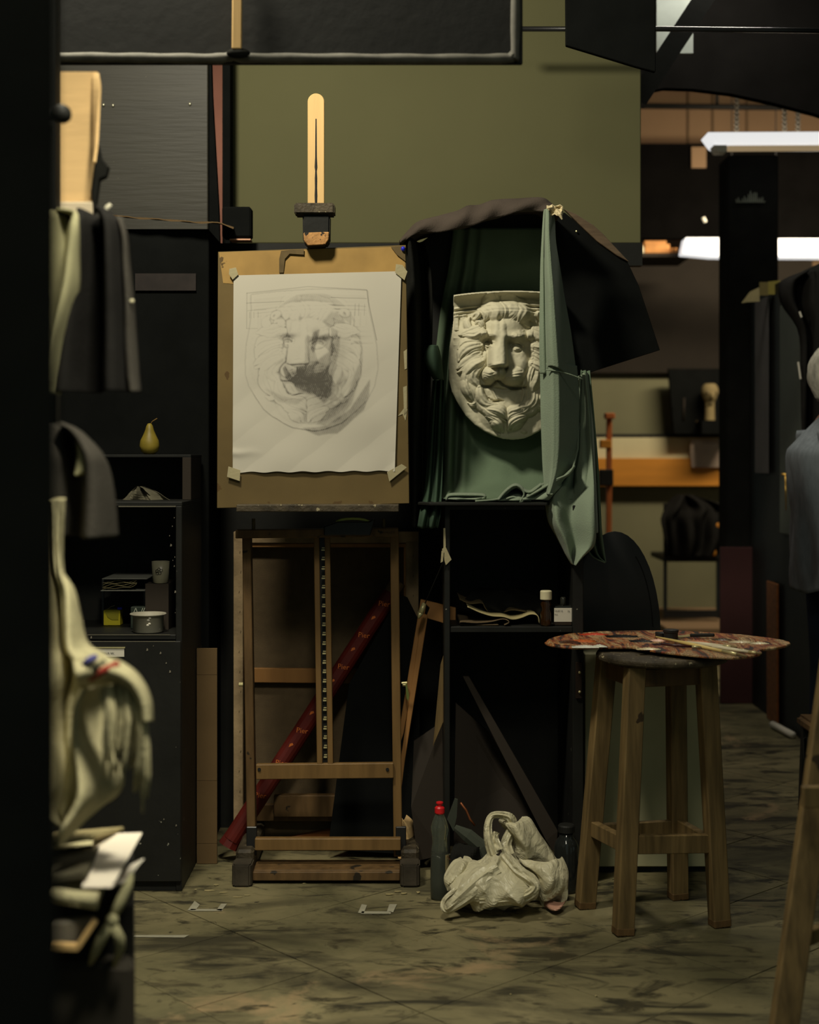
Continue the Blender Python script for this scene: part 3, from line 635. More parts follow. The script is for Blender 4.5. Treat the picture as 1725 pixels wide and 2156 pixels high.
pts = [P(637, 452, 3.97), P(695, 452, 3.97), P(694, 505, 3.97), P(686, 517, 3.97), P(648, 519, 3.97), P(638, 508, 3.97)]
M().prism(pts, (0, 0.06, 0)).build('clamp_block', black_worn, ez, bevel=0.004, seg=2)
pts = [P(639, 490, 3.967), P(693, 488, 3.967), P(692, 505, 3.967), P(685, 515, 3.967), P(649, 517, 3.967), P(640, 507, 3.967)]
M().prism(pts, (0, 0.006, 0)).build('burnt_pad', burnt, ez, bevel=0.002)

# drawing board leaning on the ledge
bd = thing('drawing_board', 'ochre hardboard drawing board on the easel, stained and taped', 'drawing board', (-0.27, 3.98, 1.06))
c = [P(457, 1070, 3.975), P(862, 1060, 3.975), P(855, 516, 4.005), P(459, 530, 4.005)]
m = M(); m.prism(c, (0, 0.012, 0)); m.build('board', masonite, bd, bevel=0.0012)
pp = M(); pp.prism([P(461, 531, 4.0045), P(853, 519, 4.0045), P(853, 560, 4.0025), P(838, 600, 4.0), P(560, 604, 4.0), P(470, 596, 4.0005)], (0, 0.001, 0)); pp.build('pale_layer', mat('pale_hardboard', (158, 126, 70), rough=0.65, var=0.2, scale=9, specks=(90, 70, 38), speck_at=0.68, speck_scale=22), bd)
# torn dark layer and stains along the top
m = M(); m.prism([P(592, 528, 3.9985), P(640, 524, 3.9985), P(640, 536, 3.9985), (P(610, 534, 3.9985)), P(600, 545, 3.9985), P(597, 574, 3.9985), P(588, 574, 3.9985), P(588, 545, 3.9985)], (0, 0.002, 0)); m.build('torn_patch', mat('dark_stain', (96, 80, 50), rough=0.7, var=0.3, scale=20), bd)
m = M(); m.prism([P(823, 519, 3.999), P(853, 518, 3.999), P(854, 550, 3.998), P(836, 536, 3.998)], (0, 0.003, 0)); m.build('corner_patch', mat('dark_stain', (96, 80, 50)), bd)
m = M(); m.ball(P(849, 524, 3.995), 0.006, 0.006, 0.007, 10, 6); m.build('paint_blob', blue_plastic, bd, smooth=True)
# sheet of paper with the pencil drawing
NW, NH = 354, 418
T = drawing_tone(NW, NH)
def yplane(v): return 4.005-(v-530)/540*0.03-0.0025
r_ = np.random.RandomState(5); ph = r_.rand(5)*6
uu = (np.arange(NW)+0.5)/NW; vv = (np.arange(NH)+0.5)/NH; UU, VV = np.meshgrid(uu, vv)
wr = (0.0016*np.sin(9*UU+3*VV+ph[0])*VV+0.0013*np.sin(7*UU-14*VV+ph[1])*VV**2+0.0011*np.abs(np.sin(11*UU+17*VV+ph[2]))*VV**1.5+0.0003*np.sin(13*UU-5*VV+ph[3]+3*np.sin(4*VV))+0.0006*np.sin(5*UU+21*VV+ph[4]+2*np.sin(6*UU))*VV)
curl = 0.006*np.clip((UU-0.93)/0.07, 0, 1)**2*np.clip((VV-0.9)/0.1, 0, 1)+0.003*np.exp(-((VV-0.9)/0.02)**2)*np.clip(0.2-UU, 0, 1)*5
ul = 492-2*VV; ur = 846-14*VV; vt = 580-9*UU; vb = 995-3*UU+1.2*np.sin(UU*40)
pu = ul+(ur-ul)*UU; pv = vt+(vb-vt)*VV
Yp = 4.005-(pv-530)/540*0.03; 
Vx = np.stack([(pu-CX)*Yp/KF, Yp-0.0062-wr-curl, CH-(pv-HZ)*Yp/KF], 2).reshape(-1, 3)
ids = np.arange(NW*NH).reshape(NH, NW)
F = np.stack([ids[:-1, :-1], ids[1:, :-1], ids[1:, 1:], ids[:-1, 1:]], 2).reshape(-1, 4)
me = bpy.data.meshes.new('lion_drawing'); c0 = np.array(Vx.mean(0)); c0[2] = Vx[:, 2].min()
me.from_pydata((Vx-c0).tolist(), [], F.tolist()); me.polygons.foreach_set('use_smooth', [True]*len(F))
ca = me.color_attributes.new('pencil', 'FLOAT_COLOR', 'POINT')
t4 = np.ones((NW*NH, 4), np.float32); t4[:, :3] = T.reshape(-1, 1); ca.data.foreach_set('color', t4.ravel())
pm = bpy.data.materials.new('drawing_paper'); pm.use_nodes = True; nt = pm.node_tree
vc = nt.nodes.new('ShaderNodeVertexColor'); vc.layer_name = 'pencil'; mx = nt.nodes.new('ShaderNodeMix'); mx.data_type = 'RGBA'
mx.inputs[6].default_value = lin((196, 190, 174))+(1,); mx.inputs[7].default_value = lin((46, 42, 36))+(1,)
nt.links.new(vc.outputs[0], mx.inputs[0]); nt.links.new(mx.outputs[2], nt.nodes['Principled BSDF'].inputs['Base Color'])
nt.nodes['Principled BSDF'].inputs['Roughness'].default_value = 0.8; nt.nodes['Principled BSDF'].inputs['Specular IOR Level'].default_value = 0.15
me.materials.append(pm); o = bpy.data.objects.new('lion_drawing', me); COL.objects.link(o); o.location = c0; WLOC['lion_drawing'] = Vector(c0)
tag(o, 'white sheet with a pencil drawing of the lion head taped to the board', 'drawing')
for q in (((483, 566), (497, 563), (502, 578), (490, 589), (482, 577)), ((834, 556), (848, 558), (858, 572), (852, 590), (832, 574)),
          ((481, 982), (506, 990), (505, 1013), (478, 1004)), ((846, 977), (857, 984), (820, 1014), (815, 994))):
    m = M(); m.prism([P(u, v, 4.005-(v-530)/540*0.03-0.0105) for u, v in q], (0, 0.0006, 0)); m.build('tape', tape, bpy.data.objects['lion_drawing'], bevel=0.0002)
for q in (((849, 815), (857, 812), (857, 870), (851, 875)), ((838, 876), (852, 858), (858, 862), (854, 886), (848, 872)), ((850, 740), (857, 735), (857, 776), (852, 778))):
    m = M(); m.prism([P(u, v, 4.005-(v-530)/540*0.03-0.002) for u, v in q], (0, 0.0006, 0)); m.build('tape_scrap', tape, bd)

# ================================================================ big stretched canvas seen from the back, behind the easel
cv = thing('stretched_canvas', 'large stretched canvas seen from behind, leaning in back of the easel', 'canvas', (-0.27, 4.32, 0))
def cy(v): return 4.315+(1795-v)/675*0.14
def cbar(u0, v0, u1, v1, w_, d, mt, nm, side, dy=0.0, par=cv):
    return M().beam(P(u0, v0, cy(v0)+dy), P(u1, v1, cy(v1)+dy), w_, d, side).build(nm, mt, par, bevel=0.0015)
cbar(503, 1800, 503, 1121, 0.029, 0.03, canvas_side, 'canvas_edge', (1, 0, 0))
cbar(868, 1800, 868, 1121, 0.040, 0.03, canvas_side, 'canvas_edge', (1, 0, 0))
cbar(493, 1131, 882, 1131, 0.035, 0.03, canvas_side, 'canvas_edge', (0, 0, 1), -0.002)
cbar(512, 1148, 856, 1148, 0.012, 0.02, stretcher, 'stretcher_bar', (0, 0, 1), 0.004)
cbar(857, 1790, 857, 1148, 0.02, 0.02, stretcher, 'stretcher_bar', (1, 0, 0), 0.006)
cbar(516, 1421, 858, 1424, 0.044, 0.018, stretcher, 'stretcher_bar', (0, 0, 1), 0.004)
cbar(512, 1710, 858, 1710, 0.05, 0.02, pine_dark, 'stretcher_bar', (0, 0, 1), 0.0)
m = M(); m.prism([P(505, 1790, cy(1790)+0.028), P(868, 1790, cy(1790)+0.028), P(868, 1125, cy(1125)+0.028), P(505, 1125, cy(1125)+0.028)], (0, 0.003, 0)); m.build('linen', canvas_back, cv)
m = M()
for k in range(15):
    v = 1165+k*42; p = P(505+2*math.sin(k*2.1), v, cy(v)-0.0155); m.beam(p, p+Vector((0.001, 0, 0.007)), 0.0012, 0.0015)
    p = P(870, v+8, cy(v+8)-0.0155); m.beam(p, p+Vector((0.001, 0, 0.007)), 0.0012, 0.0015)
m.build('staples', dark_ink, cv, kind='stuff')
# roll in red wrapping paper standing in the frame
rl = thing('wrapped_roll', 'roll in red printed wrapping paper slanting behind the easel', 'roll', P(490, 1775, 4.2)); 
a, b = P(488, 1768, 4.22), P(835, 1232, 4.34); ax = (b-a).normalized()
m = M(); m.tube([a, a+(b-a)*0.5, b-ax*0.03], 0.027, 16); m.build('paper', red_wrap, rl, smooth=False)
m = M(); m.tube([b-ax*0.03, b+ax*0.012], 0.024, 16); m.build('tube_end', cardboard_dark, rl)
m = M(); m.tube([a-ax*0.02+Vector((0, 0, -.004)), a+ax*0.01], [0.032, 0.027], 9); crumple(m, 0.006, 3); m.build('crumpled_end', red_wrap, rl)
nrm = Vector((0, -1, 0)); xd = Vector((1, 0, 0)); 
for k in range(7):
    t = 0.93-0.125*k; p = a+(b-a)*t+Vector((-0.021, -0.0275, -0.006))
    lettering('Pier', 0.022, p, (1, 0, -0.12), (0.12, 0, 1), orange_ink, rl)
    p2 = a+(b-a)*(t-0.06)+Vector((-0.005, -0.027, 0)); m = M(); m.prism([p2+Vector((-0.008, 0, -0.004)), p2+Vector((0.006, 0, 0.002)), p2+Vector((0.004, 0, 0.008)), p2+Vector((-0.004, 0, 0.006))], (0, -0.0008, 0)); m.build('printed_mark', orange_ink, rl)
# dark board leaning inside the canvas
m = M(); m.prism([P(842, 1252, 4.30), P(858, 1258, 4.30), P(884, 1310, 4.30), P(884, 1800, 4.24), P(690, 1790, 4.24), P(735, 1440, 4.27)], (0, 0.008, 0))
m.build('dark_board', velvet, label='dark board leaning inside the big canvas below the red roll', cat='board', bevel=0.001)
# lumber on the floor behind the easel
m = M(); m.prism([P(557, 1790, 4.33), P(820, 1790, 4.33), P(800, 1745, 4.33), P(690, 1748, 4.33), P(557, 1772, 4.33)], (0, 0.02, 0))
m.build('offcut_plank', mat('brown_plank', (120, 72, 34), rough=0.6, var=0.3, scale=8, stretch=(1, 4, 6)), label='brown offcut plank lying behind the easel foot rail', cat='plank', bevel=0.002)
m = M(); m.beam(P(556, 1728, 4.40), P(730, 1732, 4.40), 0.01, 0.02, (0, 0, 1)); m.build('offcut_strip', pine, label='thin pale wood strip behind the easel foot rail', cat='wood strip')
sk = sheet([(1718, 840, 856, 4.22), (1735, 836, 872, 4.2), (1765, 836, 882, 4.19), (1800, 838, 884, 4.18), (1806, 838, 886, 4.16)], 12, 10, lambda s, t: 0.02*math.sin(7*s+3*t)-0.03*math.sin(s*math.pi))
sk.build('paper_bag', cardboard, label='crumpled brown paper bag on the floor right of the easel', cat='paper bag', solid=0.001, smooth=False)

# ================================================================ leaning stretcher frame with a hanging clip
fr = thing('stretcher_frame', 'bare ochre stretcher frame leaning beside the black model stand', 'frame', P(845, 1580, 4.2))
def fy(v): return 4.12+(1580-v)*0.0001
def fbar(pts, nm, dy=0.0):
    m = M(); m.prism([P(u, v, fy(v)+dy) for u, v in pts], (0, 0.018, 0)); m.build(nm, stretcher, fr, bevel=0.0015)
fbar([(886, 1262), (899, 1266), (850, 1545), (838, 1580), (834, 1578)], 'side_bar')
fbar([(889, 1290), (901, 1297), (853, 1600), (838, 1720), (835, 1660)], 'side_bar', -0.006)
fbar([(886, 1262), (960, 1280), (960, 1320), (897, 1301), (905, 1280)], 'top_bar', 0.004)
m = M(); m.prism([P(928, 1400, 4.1), P(934, 1380, 4.1), P(934, 1520, 4.1), P(912, 1572, 4.1)], (0, 0.012, 0)); m.build('wood_offcut', pine, label='short pointed lath standing between frame and black stand', cat='wood strip', bevel=0.001)
cl = thing('hanging_clip', 'small steel clip on a dark cord in front of the ochre frame', 'clip', P(890, 1295, 4.08))
m = M(); m.tube([P(936, 1178, 3.975), P(915, 1225, 4.03), P(893, 1275, 4.08)], 0.0015, 6); m.build('cord', black_paint, cl)
m = M(); m.tube([P(894, 1270, 4.08), P(886, 1290, 4.075)], [0.006, 0.009], 8); m.tube([P(886, 1290, 4.075), P(881, 1303, 4.075)], [0.009, 0.002], 8); m.build('clip', steel, cl, smooth=True)
pk = thing('palette_knife', 'small palette knife hanging on the right easel upright', 'palette knife', P(852, 1441, 4.1))
m = M(); m.tube([P(846, 1438, 4.09), P(857, 1437, 4.09)], 0.003, 8); m.build('hook', steel, pk)
m = M(); m.prism([P(854, 1440, 4.085), P(857, 1440, 4.085), P(862, 1465, 4.085), P(860, 1476, 4.085), P(856, 1470, 4.085)], (0, 0.002, 0)); m.build('blade', mat('greenish_steel', (120, 130, 70), rough=0.35, metal=0.5), pk)

# ================================================================ black model stand
st = thing('model_stand', 'black box stand with an open shelf under the lion relief', 'stand', (0.29, 4.2, 0))
SX0, SX1 = P(936, 0, 3.98).x, P(1229, 0, 3.98).x; zt = P(0, 1064, 3.98).z; zs = P(0, 1320, 3.98).z
M().box(SX0, SX0+0.016, 3.98, 4.40, 0.0, zt).build('side_panel', black_worn, st, bevel=0.002)
M().box(SX1-0.03, SX1, 3.98, 4.40, 0.0, zt).build('side_panel', black_worn, st, bevel=0.002)
M().box(SX0+0.016, SX1-0.03, 4.385, 4.40, 0.0, zt).build('back_panel', black_paint, st)
M().box(SX0+0.016, SX1-0.03, 3.985, 4.385, zs-0.016, zs).build('shelf', black_worn, st, bevel=0.0015)
M().box(SX0+0.002, SX0+0.28, 3.978, 3.984, zt-0.012, zt-0.002).build('top_lip', black_worn, st)
m = M(); m.prism([(P(880, 0, 3.96).x, 3.975, zt+0.001), (P(905, 0, 3.93).x, 3.93, zt+0.001), (P(1152, 0, 3.93).x, 3.93, zt+0.001), (SX1, 4.42, zt+0.001), (SX0-0.03, 4.42, zt+0.001)], (0, 0, 0.008)); m.build('top_board', black_worn, st, bevel=0.0015)
hg = M().box(SX1-0.022, SX1-0.005, 3.974, 3.981, P(0, 1470, 3.98).z, P(0, 1394, 3.98).z).build('hinge', mat('dark_hinge', (62, 50, 42), rough=0.4, metal=0.6, var=0.3), st, bevel=0.001)
m = M()
for v in (1416, 1457): p = P(1221, v, 3.972); m.ball(p, 0.004, 0.003, 0.004, 10, 6)
m.build('screw', steel, hg, smooth=True)
for k, q in enumerate((((934, 1112), (938, 1112), (939, 1150), (934, 1158)), ((931, 1156), (938, 1150), (951, 1178), (939, 1190), (936, 1180)), ((930, 1160), (934, 1158), (933, 1182), (928, 1185)))):
    m = M(); m.prism([P(u, v, 3.976-0.004*k) for u, v in q], (0, 0.0006, 0)); m.build('peeling_tape', tape, st)
# things lying on the shelf
def roll_sheet(name, pts, width, y0, mt, label, cat, grp=None):
    A = smoothrows([(P(u, v, y0).x, P(u, v, y0).z) for u, v in pts], 40)
    m = M().grid([[Vector((x, y0+width*k/6+0.01*math.sin(i*0.3+k), z)) for k in range(7)] for i, (x, z) in enumerate(A)])
    return m.build(name, mt, label=label, cat=cat, group=grp, solid=0.002, smooth=True)
roll_sheet('folded_canvas', [(1050, 1316), (1000, 1317), (972, 1316), (969, 1311), (974, 1309), (1005, 1312), (1035, 1310), (1060, 1304), (1072, 1309), (1062, 1316)], 0.2, 4.0, canvas_back, 'folded canvas scrap lying flat on the stand shelf, lowest', 'canvas')
roll_sheet('curled_sheet', [(985, 1278), (1010, 1290), (1035, 1297), (1060, 1298), (1080, 1304), (1100, 1301), (1118, 1294), (1132, 1296), (1136, 1312)], 0.22, 4.02, paper_old, 'curled canvas sheet with a wavy front edge on the stand shelf', 'canvas')
roll_sheet('curled_sheet', [(968, 1262), (990, 1272), (1015, 1270), (1022, 1280), (1035, 1294), (1060, 1290), (1080, 1284), (1110, 1288)], 0.2, 4.1, mat('brown_canvas', (92, 78, 52), rough=0.9, var=0.4, scale=12), 'brown curled canvas heaped at the back of the stand shelf', 'canvas')
rg = sheet([(1240, 1000, 1100, 4.3), (1256, 985, 1140, 4.22), (1275, 980, 1140, 4.14), (1300, 1030, 1135, 4.12), (1318, 1000, 1135, 4.1)], 18, 22, lambda s, t: 0.03*math.sin(9*s+4*t)+0.015*math.sin(21*s-6*t))
rg.build('crumpled_rag', black_cloth, label='dark crumpled rag behind the papers on the stand shelf', cat='rag', smooth=True, solid=0.002)
bo = thing('medium_bottle', 'brown glass bottle with an ivory screw cap on the shelf', 'bottle', P(1150, 1318, 4.0))
bz = zs; bx = P(1150, 0, 4.0).x; s_ = 4.0/KF
m = M(); m.lathe([(10.5*s_, 0), (11.5*s_, 4*s_), (11.5*s_, 28*s_), (8*s_, 36*s_), (12*s_, 46*s_), (8*s_, 54*s_), (8*s_, 60*s_)], (bx, 4.0, bz), 20); m.build('glass', brown_glass, bo, smooth=True)
m = M(); m.lathe([(12*s_, 56*s_), (12.3*s_, 57*s_), (12.3*s_, 73*s_), (11*s_, 75*s_)], (bx, 4.0, bz), 24); m.build('cap', ivory, bo, bevel=0.0005)
b2 = thing('labelled_bottle', 'small square dark bottle with a white label beside the brown bottle', 'bottle', P(1187, 1318, 4.01))
m = M(); m.box(P(1166, 0, 4.0).x, P(1207, 0, 4.0).x, 4.0, 4.04, zs, zs+42*s_); m.build('glass', mat('smoky_glass', (40, 40, 34), rough=0.12, spec=0.5), b2, bevel=0.004, seg=2)
m = M(); m.lathe([(7*s_, 40*s_), (6*s_, 48*s_), (6*s_, 58*s_), (4*s_, 60*s_)], (P(1186, 0, 4.02).x, 4.02, zs), 14); m.build('neck', mat('smoky_glass', (40, 40, 34)), b2, smooth=True)
lbx = M().box(P(1167, 0, 4.0).x, P(1204, 0, 4.0).x, 3.9985, 3.9995, P(0, 1309, 4).z, P(0, 1280, 4).z).build('paper_label', paper_white, b2)
lettering('OLIO di', 0.0068, P(1168, 1288, 3.998), (1, 0, 0), (0, 0, 1), dark_ink, lbx); lettering('lino', 0.006, P(1168, 1295, 3.998), (1, 0, 0), (0, 0, 1), dark_ink, lbx)
lettering('75', 0.007, P(1195, 1289, 3.998), (1, 0, 0), (0, 0, 1), dark_ink, lbx)
# leaning panels in the dark lower part
m = M(); m.prism([P(975, 1425, 4.1), P(988, 1425, 4.1), P(1175, 1750, 4.04), P(1170, 1800, 4.04), P(1150, 1770, 4.04)], (0, 0.02, 0)); m.build('leaning_lath', brown_board, label='brown lath slanting inside the black stand', cat='wood strip', bevel=0.001)
m = M(); m.prism([P(960, 1480, 4.18), P(1050, 1560, 4.18), P(1165, 1800, 4.1), P(1160, 1832, 4.1), P(955, 1832, 4.1)], (0, 0.01, 0)); m.build('leaning_board', brown_board, label='brown panel leaning under the shelf of the black stand', cat='board')
m = M(); m.prism([P(872, 1560, 4.17), P(932, 1520, 4.17), P(934, 1800, 4.12), P(880, 1812, 4.12), P(866, 1700, 4.12)], (0, 0.008, 0)); m.build('leaning_board', brown_board, label='dark brown panel leaning between the easel and the black stand', cat='board')

# ================================================================ backboard, green backdrop, hood, flag board, hanging cloth
m = M(); m.prism([Vector((p.x, 4.34, max(p.z, zt+0.009))) for p in [P(u, v, 4.34) for u, v in ((892, 1060), (884, 512), (930, 480), (1000, 459), (1060, 448), (1150, 446), (1195, 470), (1225, 520), (1225, 1060))]], (0, 0.02, 0)); m.build('backing_board', black_paint, label='black backing board standing on the stand behind the lion', cat='board', bevel=0.002)
def bf(s, t):
    e = math.exp(-((s-0.14)/0.10)**2)*(0.2+0.8*min(1, t*1.6))
    return -0.038*e*math.cos((s-0.03)*58)-0.012*math.sin(s*11+t*3)*t+0.006*math.sin(23*s+9*t)*t*t-0.05*max(0, s-0.55)*max(0, t-0.62)*6
bk = sheet([(480, 955, 1215, 4.325), (560, 945, 1215, 4.32), (640, 930, 1215, 4.315), (740, 918, 1215, 4.31), (850, 908, 1215, 4.30), (950, 903, 1215, 4.28), (1010, 900, 1215, 4.24), (1042, 898, 1215, 4.13), (1050, 897, 1215, 4.06)], 70, 110, bf)
bk.build('backdrop_cloth', green_cloth, label='green cotton backdrop hanging behind the lion relief', cat='cloth', smooth=True, solid=0.0015)
tl = sheet([(800, 912, 936, 4.22), (900, 905, 934, 4.2), (990, 898, 932, 4.12), (1040, 893, 930, 4.05), (1080, 884, 928, 3.97), (1112, 879, 922, 3.97)], 20, 24, lambda s, t: 0.02*math.cos(s*14))
tl.build('backdrop_tail', mat('shadow_green_cotton', (56, 72, 58), rough=0.95, spec=0.05), label='green cloth end hanging down left of the black stand', cat='cloth', smooth=True, solid=0.0015)  # shade put into a darker copy of the green cotton
# folds of green cloth lying on the stand top
fo = thing('cloth_folds', 'ruffled hem of green cloth lying on the stand top', 'cloth', P(1040, 1052, 4.0))
def ridge(pts, w_, d0, d1, mt=green_cloth2):
    A = smoothrows(pts, 48)
    m = M().grid([[P(u, v, d0+(d1-d0)*k/8)+Vector((0, 0, -0.004*math.sin(k/8*math.pi*1.5))) for k in range(9)] for u, v in A])
    m.build('fold', mt, fo, smooth=True, solid=0.005)
ridge([(940, 1052), (947, 1043), (985, 1042), (1016, 1043), (1020, 1048), (1000, 1050), (960, 1051)], 0, 4.0, 4.1)
ridge([(1001, 1055), (1030, 1053), (1050, 1050), (1064, 1040), (1076, 1029), (1088, 1024), (1098, 1029), (1110, 1036), (1122, 1034), (1140, 1020)], 0, 3.97, 4.12)
ridge([(1050, 1052), (1058, 1042), (1070, 1030), (1084, 1022), (1096, 1026), (1104, 1040), (1095, 1057), (1112, 1046), (1140, 1028), (1170, 1010), (1196, 998), (1210, 980)], 0, 3.955, 4.05)
ridge([(1066, 1050), (1080, 1046), (1092, 1050), (1098, 1056)], 0, 3.96, 4.02)
for rows, ph in (([(1026, 1082, 1098, 4.10), (1036, 1068, 1112, 4.04), (1046, 1058, 1125, 3.99), (1054, 1052, 1118, 3.96)], 0), ([(1040, 960, 1014, 4.12), (1046, 950, 1020, 4.04), (1051, 944, 1004, 3.99)], 2), ([(1012, 1160, 1190, 4.05), (1024, 1130, 1180, 4.0), (1040, 1112, 1165, 3.97), (1052, 1100, 1156, 3.955)], 4)):
    sheet(rows, 14, 26, lambda s, t: -0.018*math.sin(s*math.pi*1.5+ph)*math.sin(t*math.pi)+0.008*math.sin(9*s+ph)).build('fold', green_cloth2, fo, smooth=True, solid=0.004)
# hood of dark cloth over the top
hood = thing('hood_drape', 'charcoal cloth draped like a hood over the top of the backing board', 'cloth', P(1000, 440, 4.2))
top = smoothrows([(842, 508), (862, 484), (882, 467), (925, 455), (965, 444), (985, 434), (1010, 432), (1040, 422), (1090, 419), (1140, 417), (1160, 428), (1182, 446)], 60)
lip = smoothrows([(844, 514), (868, 497), (890, 491), (930, 489), (970, 482), (1000, 474), (1030, 464), (1060, 456), (1095, 447), (1130, 445), (1160, 448), (1184, 452)], 60)
A = []
for i in range(60):
    tu, tv = top[i]; lu, lv = lip[i]; row = []
    for k in range(14):
        if k < 5: q = k/4; p = P(tu, tv, 4.12)*(1-q)+Vector((0, 0, 0)) ; p = Vector((P(tu, tv, 4.12).x, 4.40-(0.28)*q, P(tu, tv, 4.12).z-0.01*(1-q)))
        else:
            q = (k-4)/9; a_ = P(tu, tv, 4.12); b_ = P(lu, lv, 4.085); p = a_.lerp(b_, q); p.y -= 0.018*math.sin(q*math.pi)+0.006*math.sin(i*0.55+q*4)
        row.append(p)
    A.append(row)
M().grid(A).build('hood', hood_cloth, hood, smooth=True, solid=0.004)
sd = sheet([(500, 846, 896, 4.09), (560, 852, 908, 4.10), (640, 856, 912, 4.11), (740, 860, 910, 4.12), (850, 862, 906, 4.13), (960, 864, 904, 4.14), (1060, 866, 905, 4.15), (1110, 866, 900, 4.15)], 40, 26, lambda s, t: 0.03*math.cos(s*9+t)+0.09*s)
sd.build('side_curtain', black_cloth, hood, smooth=True, solid=0.003)
pf = sheet([(728, 902, 922, 4.12), (740, 895, 926, 4.11), (760, 894, 930, 4.11), (780, 902, 932, 4.12), (800, 914, 934, 4.14)], 14, 12, lambda s, t: -0.03*math.sin(s*math.pi))
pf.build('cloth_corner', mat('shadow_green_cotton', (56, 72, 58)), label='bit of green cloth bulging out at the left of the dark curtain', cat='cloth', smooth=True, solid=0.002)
# flag board, its lit bevel put in as a brown strip
fl = thing('flag_board', 'black board tilted on its corner beside the lion, its lit bevel put in as a brown strip', 'board', P(1280, 700, 4.25))
m = M(); m.prism([P(1168, 444, 4.25), P(1190, 448, 4.25), P(1322, 552, 4.25), P(1345, 600, 4.25), P(1390, 737, 4.25), P(1262, 778, 4.25), P(1195, 800, 4.25)], (0, 0.012, 0)); m.build('panel', velvet, fl, bevel=0.001)
m = M(); m.prism([P(1188, 440, 4.238), P(1212, 450, 4.238), P(1250, 474, 4.238), P(1270, 492, 4.238), P(1325, 551, 4.238), P(1300, 538, 4.238), P(1258, 508, 4.238), P(1222, 474, 4.238)], (0, 0.016, 0)); m.build('edging', mat('brown_lit_bevel', (92, 76, 58), rough=0.7, var=0.3, scale=14, stretch=(1, 4, 6)), fl, bevel=0.0015)
m = M(); m.ball(P(1214, 487, 4.243), 0.003, 0.003, 0.003, 8, 6); m.build('nail', steel, fl)
m = M().grid([[P(1152+k*5.5, 433+j*5+2*math.sin(k*2.3+j), 4.03-0.012*math.sin(k*1.1)*math.sin(j*1.4)) for k in range(7)] for j in range(5)]); m.build('rag_knot', mat('white_rag', (206, 190, 150), rough=0.9, var=0.1), fl, solid=0.004)
m = M(); m.tube([P(1172, 445, 4.03), P(1180, 452, 4.02), P(1184, 462, 4.02)], [0.008, 0.006, 0.002], 7); m.build('rag_tail', mat('white_rag', (206, 190, 150)), fl)
# the grey green cloth strip hanging in front
hc_ = thing('hanging_cloth', 'grey green cloth hanging from the top corner in front of the lion', 'cloth', P(1190, 1185, 4.0))
def hf(s, t):
    return (-0.045*math.exp(-((min(s, 0.3)-0.30)/0.14)**2)+0.016*math.exp(-((s-0.16)/0.03)**2)+0.30*max(0, s-0.40))*min(1, t*1.6+0.12)
up = sheet([(441, 1146, 1160, 4.035), (452, 1144, 1171, 4.035), (500, 1141, 1176, 4.03), (560, 1138, 1189, 4.025), (620, 1137, 1201, 4.02), (680, 1136, 1212, 4.015), (740, 1136, 1222, 4.01), (772, 1137, 1227, 4.01)], 46, 44, hf)
# the hem dips at the right
V = np.array(up.v).reshape(46, 44, 3)
for i in range(46):
    t = i/45.0
    for j in range(44):
        s_q = j/43.0
        V[i, j, 2] -= max(0, t-0.75)*4*0.036*max(0, s_q-0.25)/0.75
        if s_q < 0.18: V[i, j, 2] -= max(0, t-0.75)*4*0.02
up.v = [tuple(p) for p in V.reshape(-1, 3)]
up.build('upper_layer', green_cloth2, hc_, smooth=True, solid=0.0025)
m = M(); m.tube([P(1150+78*k/14, 779+ (k/14)**1.3*20-2*math.sin(k/14*math.pi), 3.975+0.03*abs(k/14-0.25)) for k in range(15)], 0.0022, 6); m.build('stitched_hem', green_cloth2, hc_, smooth=True)
lo = sheet([(765, 1137, 1224, 4.03), (820, 1138, 1227, 4.03), (880, 1139, 1226, 4.025), (940, 1141, 1220, 4.02), (985, 1143, 1206, 4.01), (1020, 1146, 1180, 3.99), (1040, 1148, 1160, 3.975)], 40, 44, lambda s, t: -0.05*math.exp(-((min(s, .3)-0.28)/0.16)**2)+0.26*max(0, s-0.40)*(1-t)**0.6)
lo.build('lower_layer', green_cloth2, hc_, smooth=True, solid=0.0025)
m = M(); m.tube([P(u, v, y) for u, v, y in ((1219, 890, 4.10), (1217, 945, 4.06), (1207, 985, 4.0), (1188, 1003, 3.96), (1160, 1018, 3.955), (1130, 1036, 3.955), (1108, 1048, 3.955))], 0.003, 8); m.build('rolled_hem', green_cloth2, hc_, smooth=True)
ta = sheet([(792, 1216, 1229, 4.18), (860, 1208, 1236, 4.16), (950, 1194, 1242, 4.12), (1010, 1176, 1246, 4.05), (1045, 1150, 1247, 3.995), (1070, 1153, 1248, 3.97), (1100, 1158, 1250, 3.955), (1130, 1174, 1251, 3.95), (1150, 1184, 1246, 3.95), (1170, 1194, 1226, 3.95), (1188, 1205, 1209, 3.95)], 46, 40, lambda s, t: 0.03*math.cos(s*8+1+t*2)-0.02*s+(0.05*max(0, 0.14-s)*8 if t > 0.35 else 0))
ta.build('tail', green_cloth2, hc_, smooth=True, solid=0.0025)
t2 = sheet([(790, 1222, 1231, 4.19), (900, 1212, 1240, 4.16), (1000, 1210, 1246, 4.06), (1060, 1208, 1250, 4.0), (1078, 1209, 1250, 3.99)], 30, 20, lambda s, t: -0.03*math.sin(s*math.pi))
t2.build('side_fold', green_cloth2, hc_, smooth=True, solid=0.0025)
t3 = sheet([(780, 1222, 1243, 4.22), (900, 1222, 1254, 4.19), (1000, 1222, 1262, 4.13), (1080, 1222, 1266, 4.12), (1118, 1224, 1268, 4.12), (1165, 1240, 1274, 4.12), (1184, 1272, 1277, 4.12)], 40, 30, lambda s, t: -0.025*math.cos(s*13)+0.03*s)
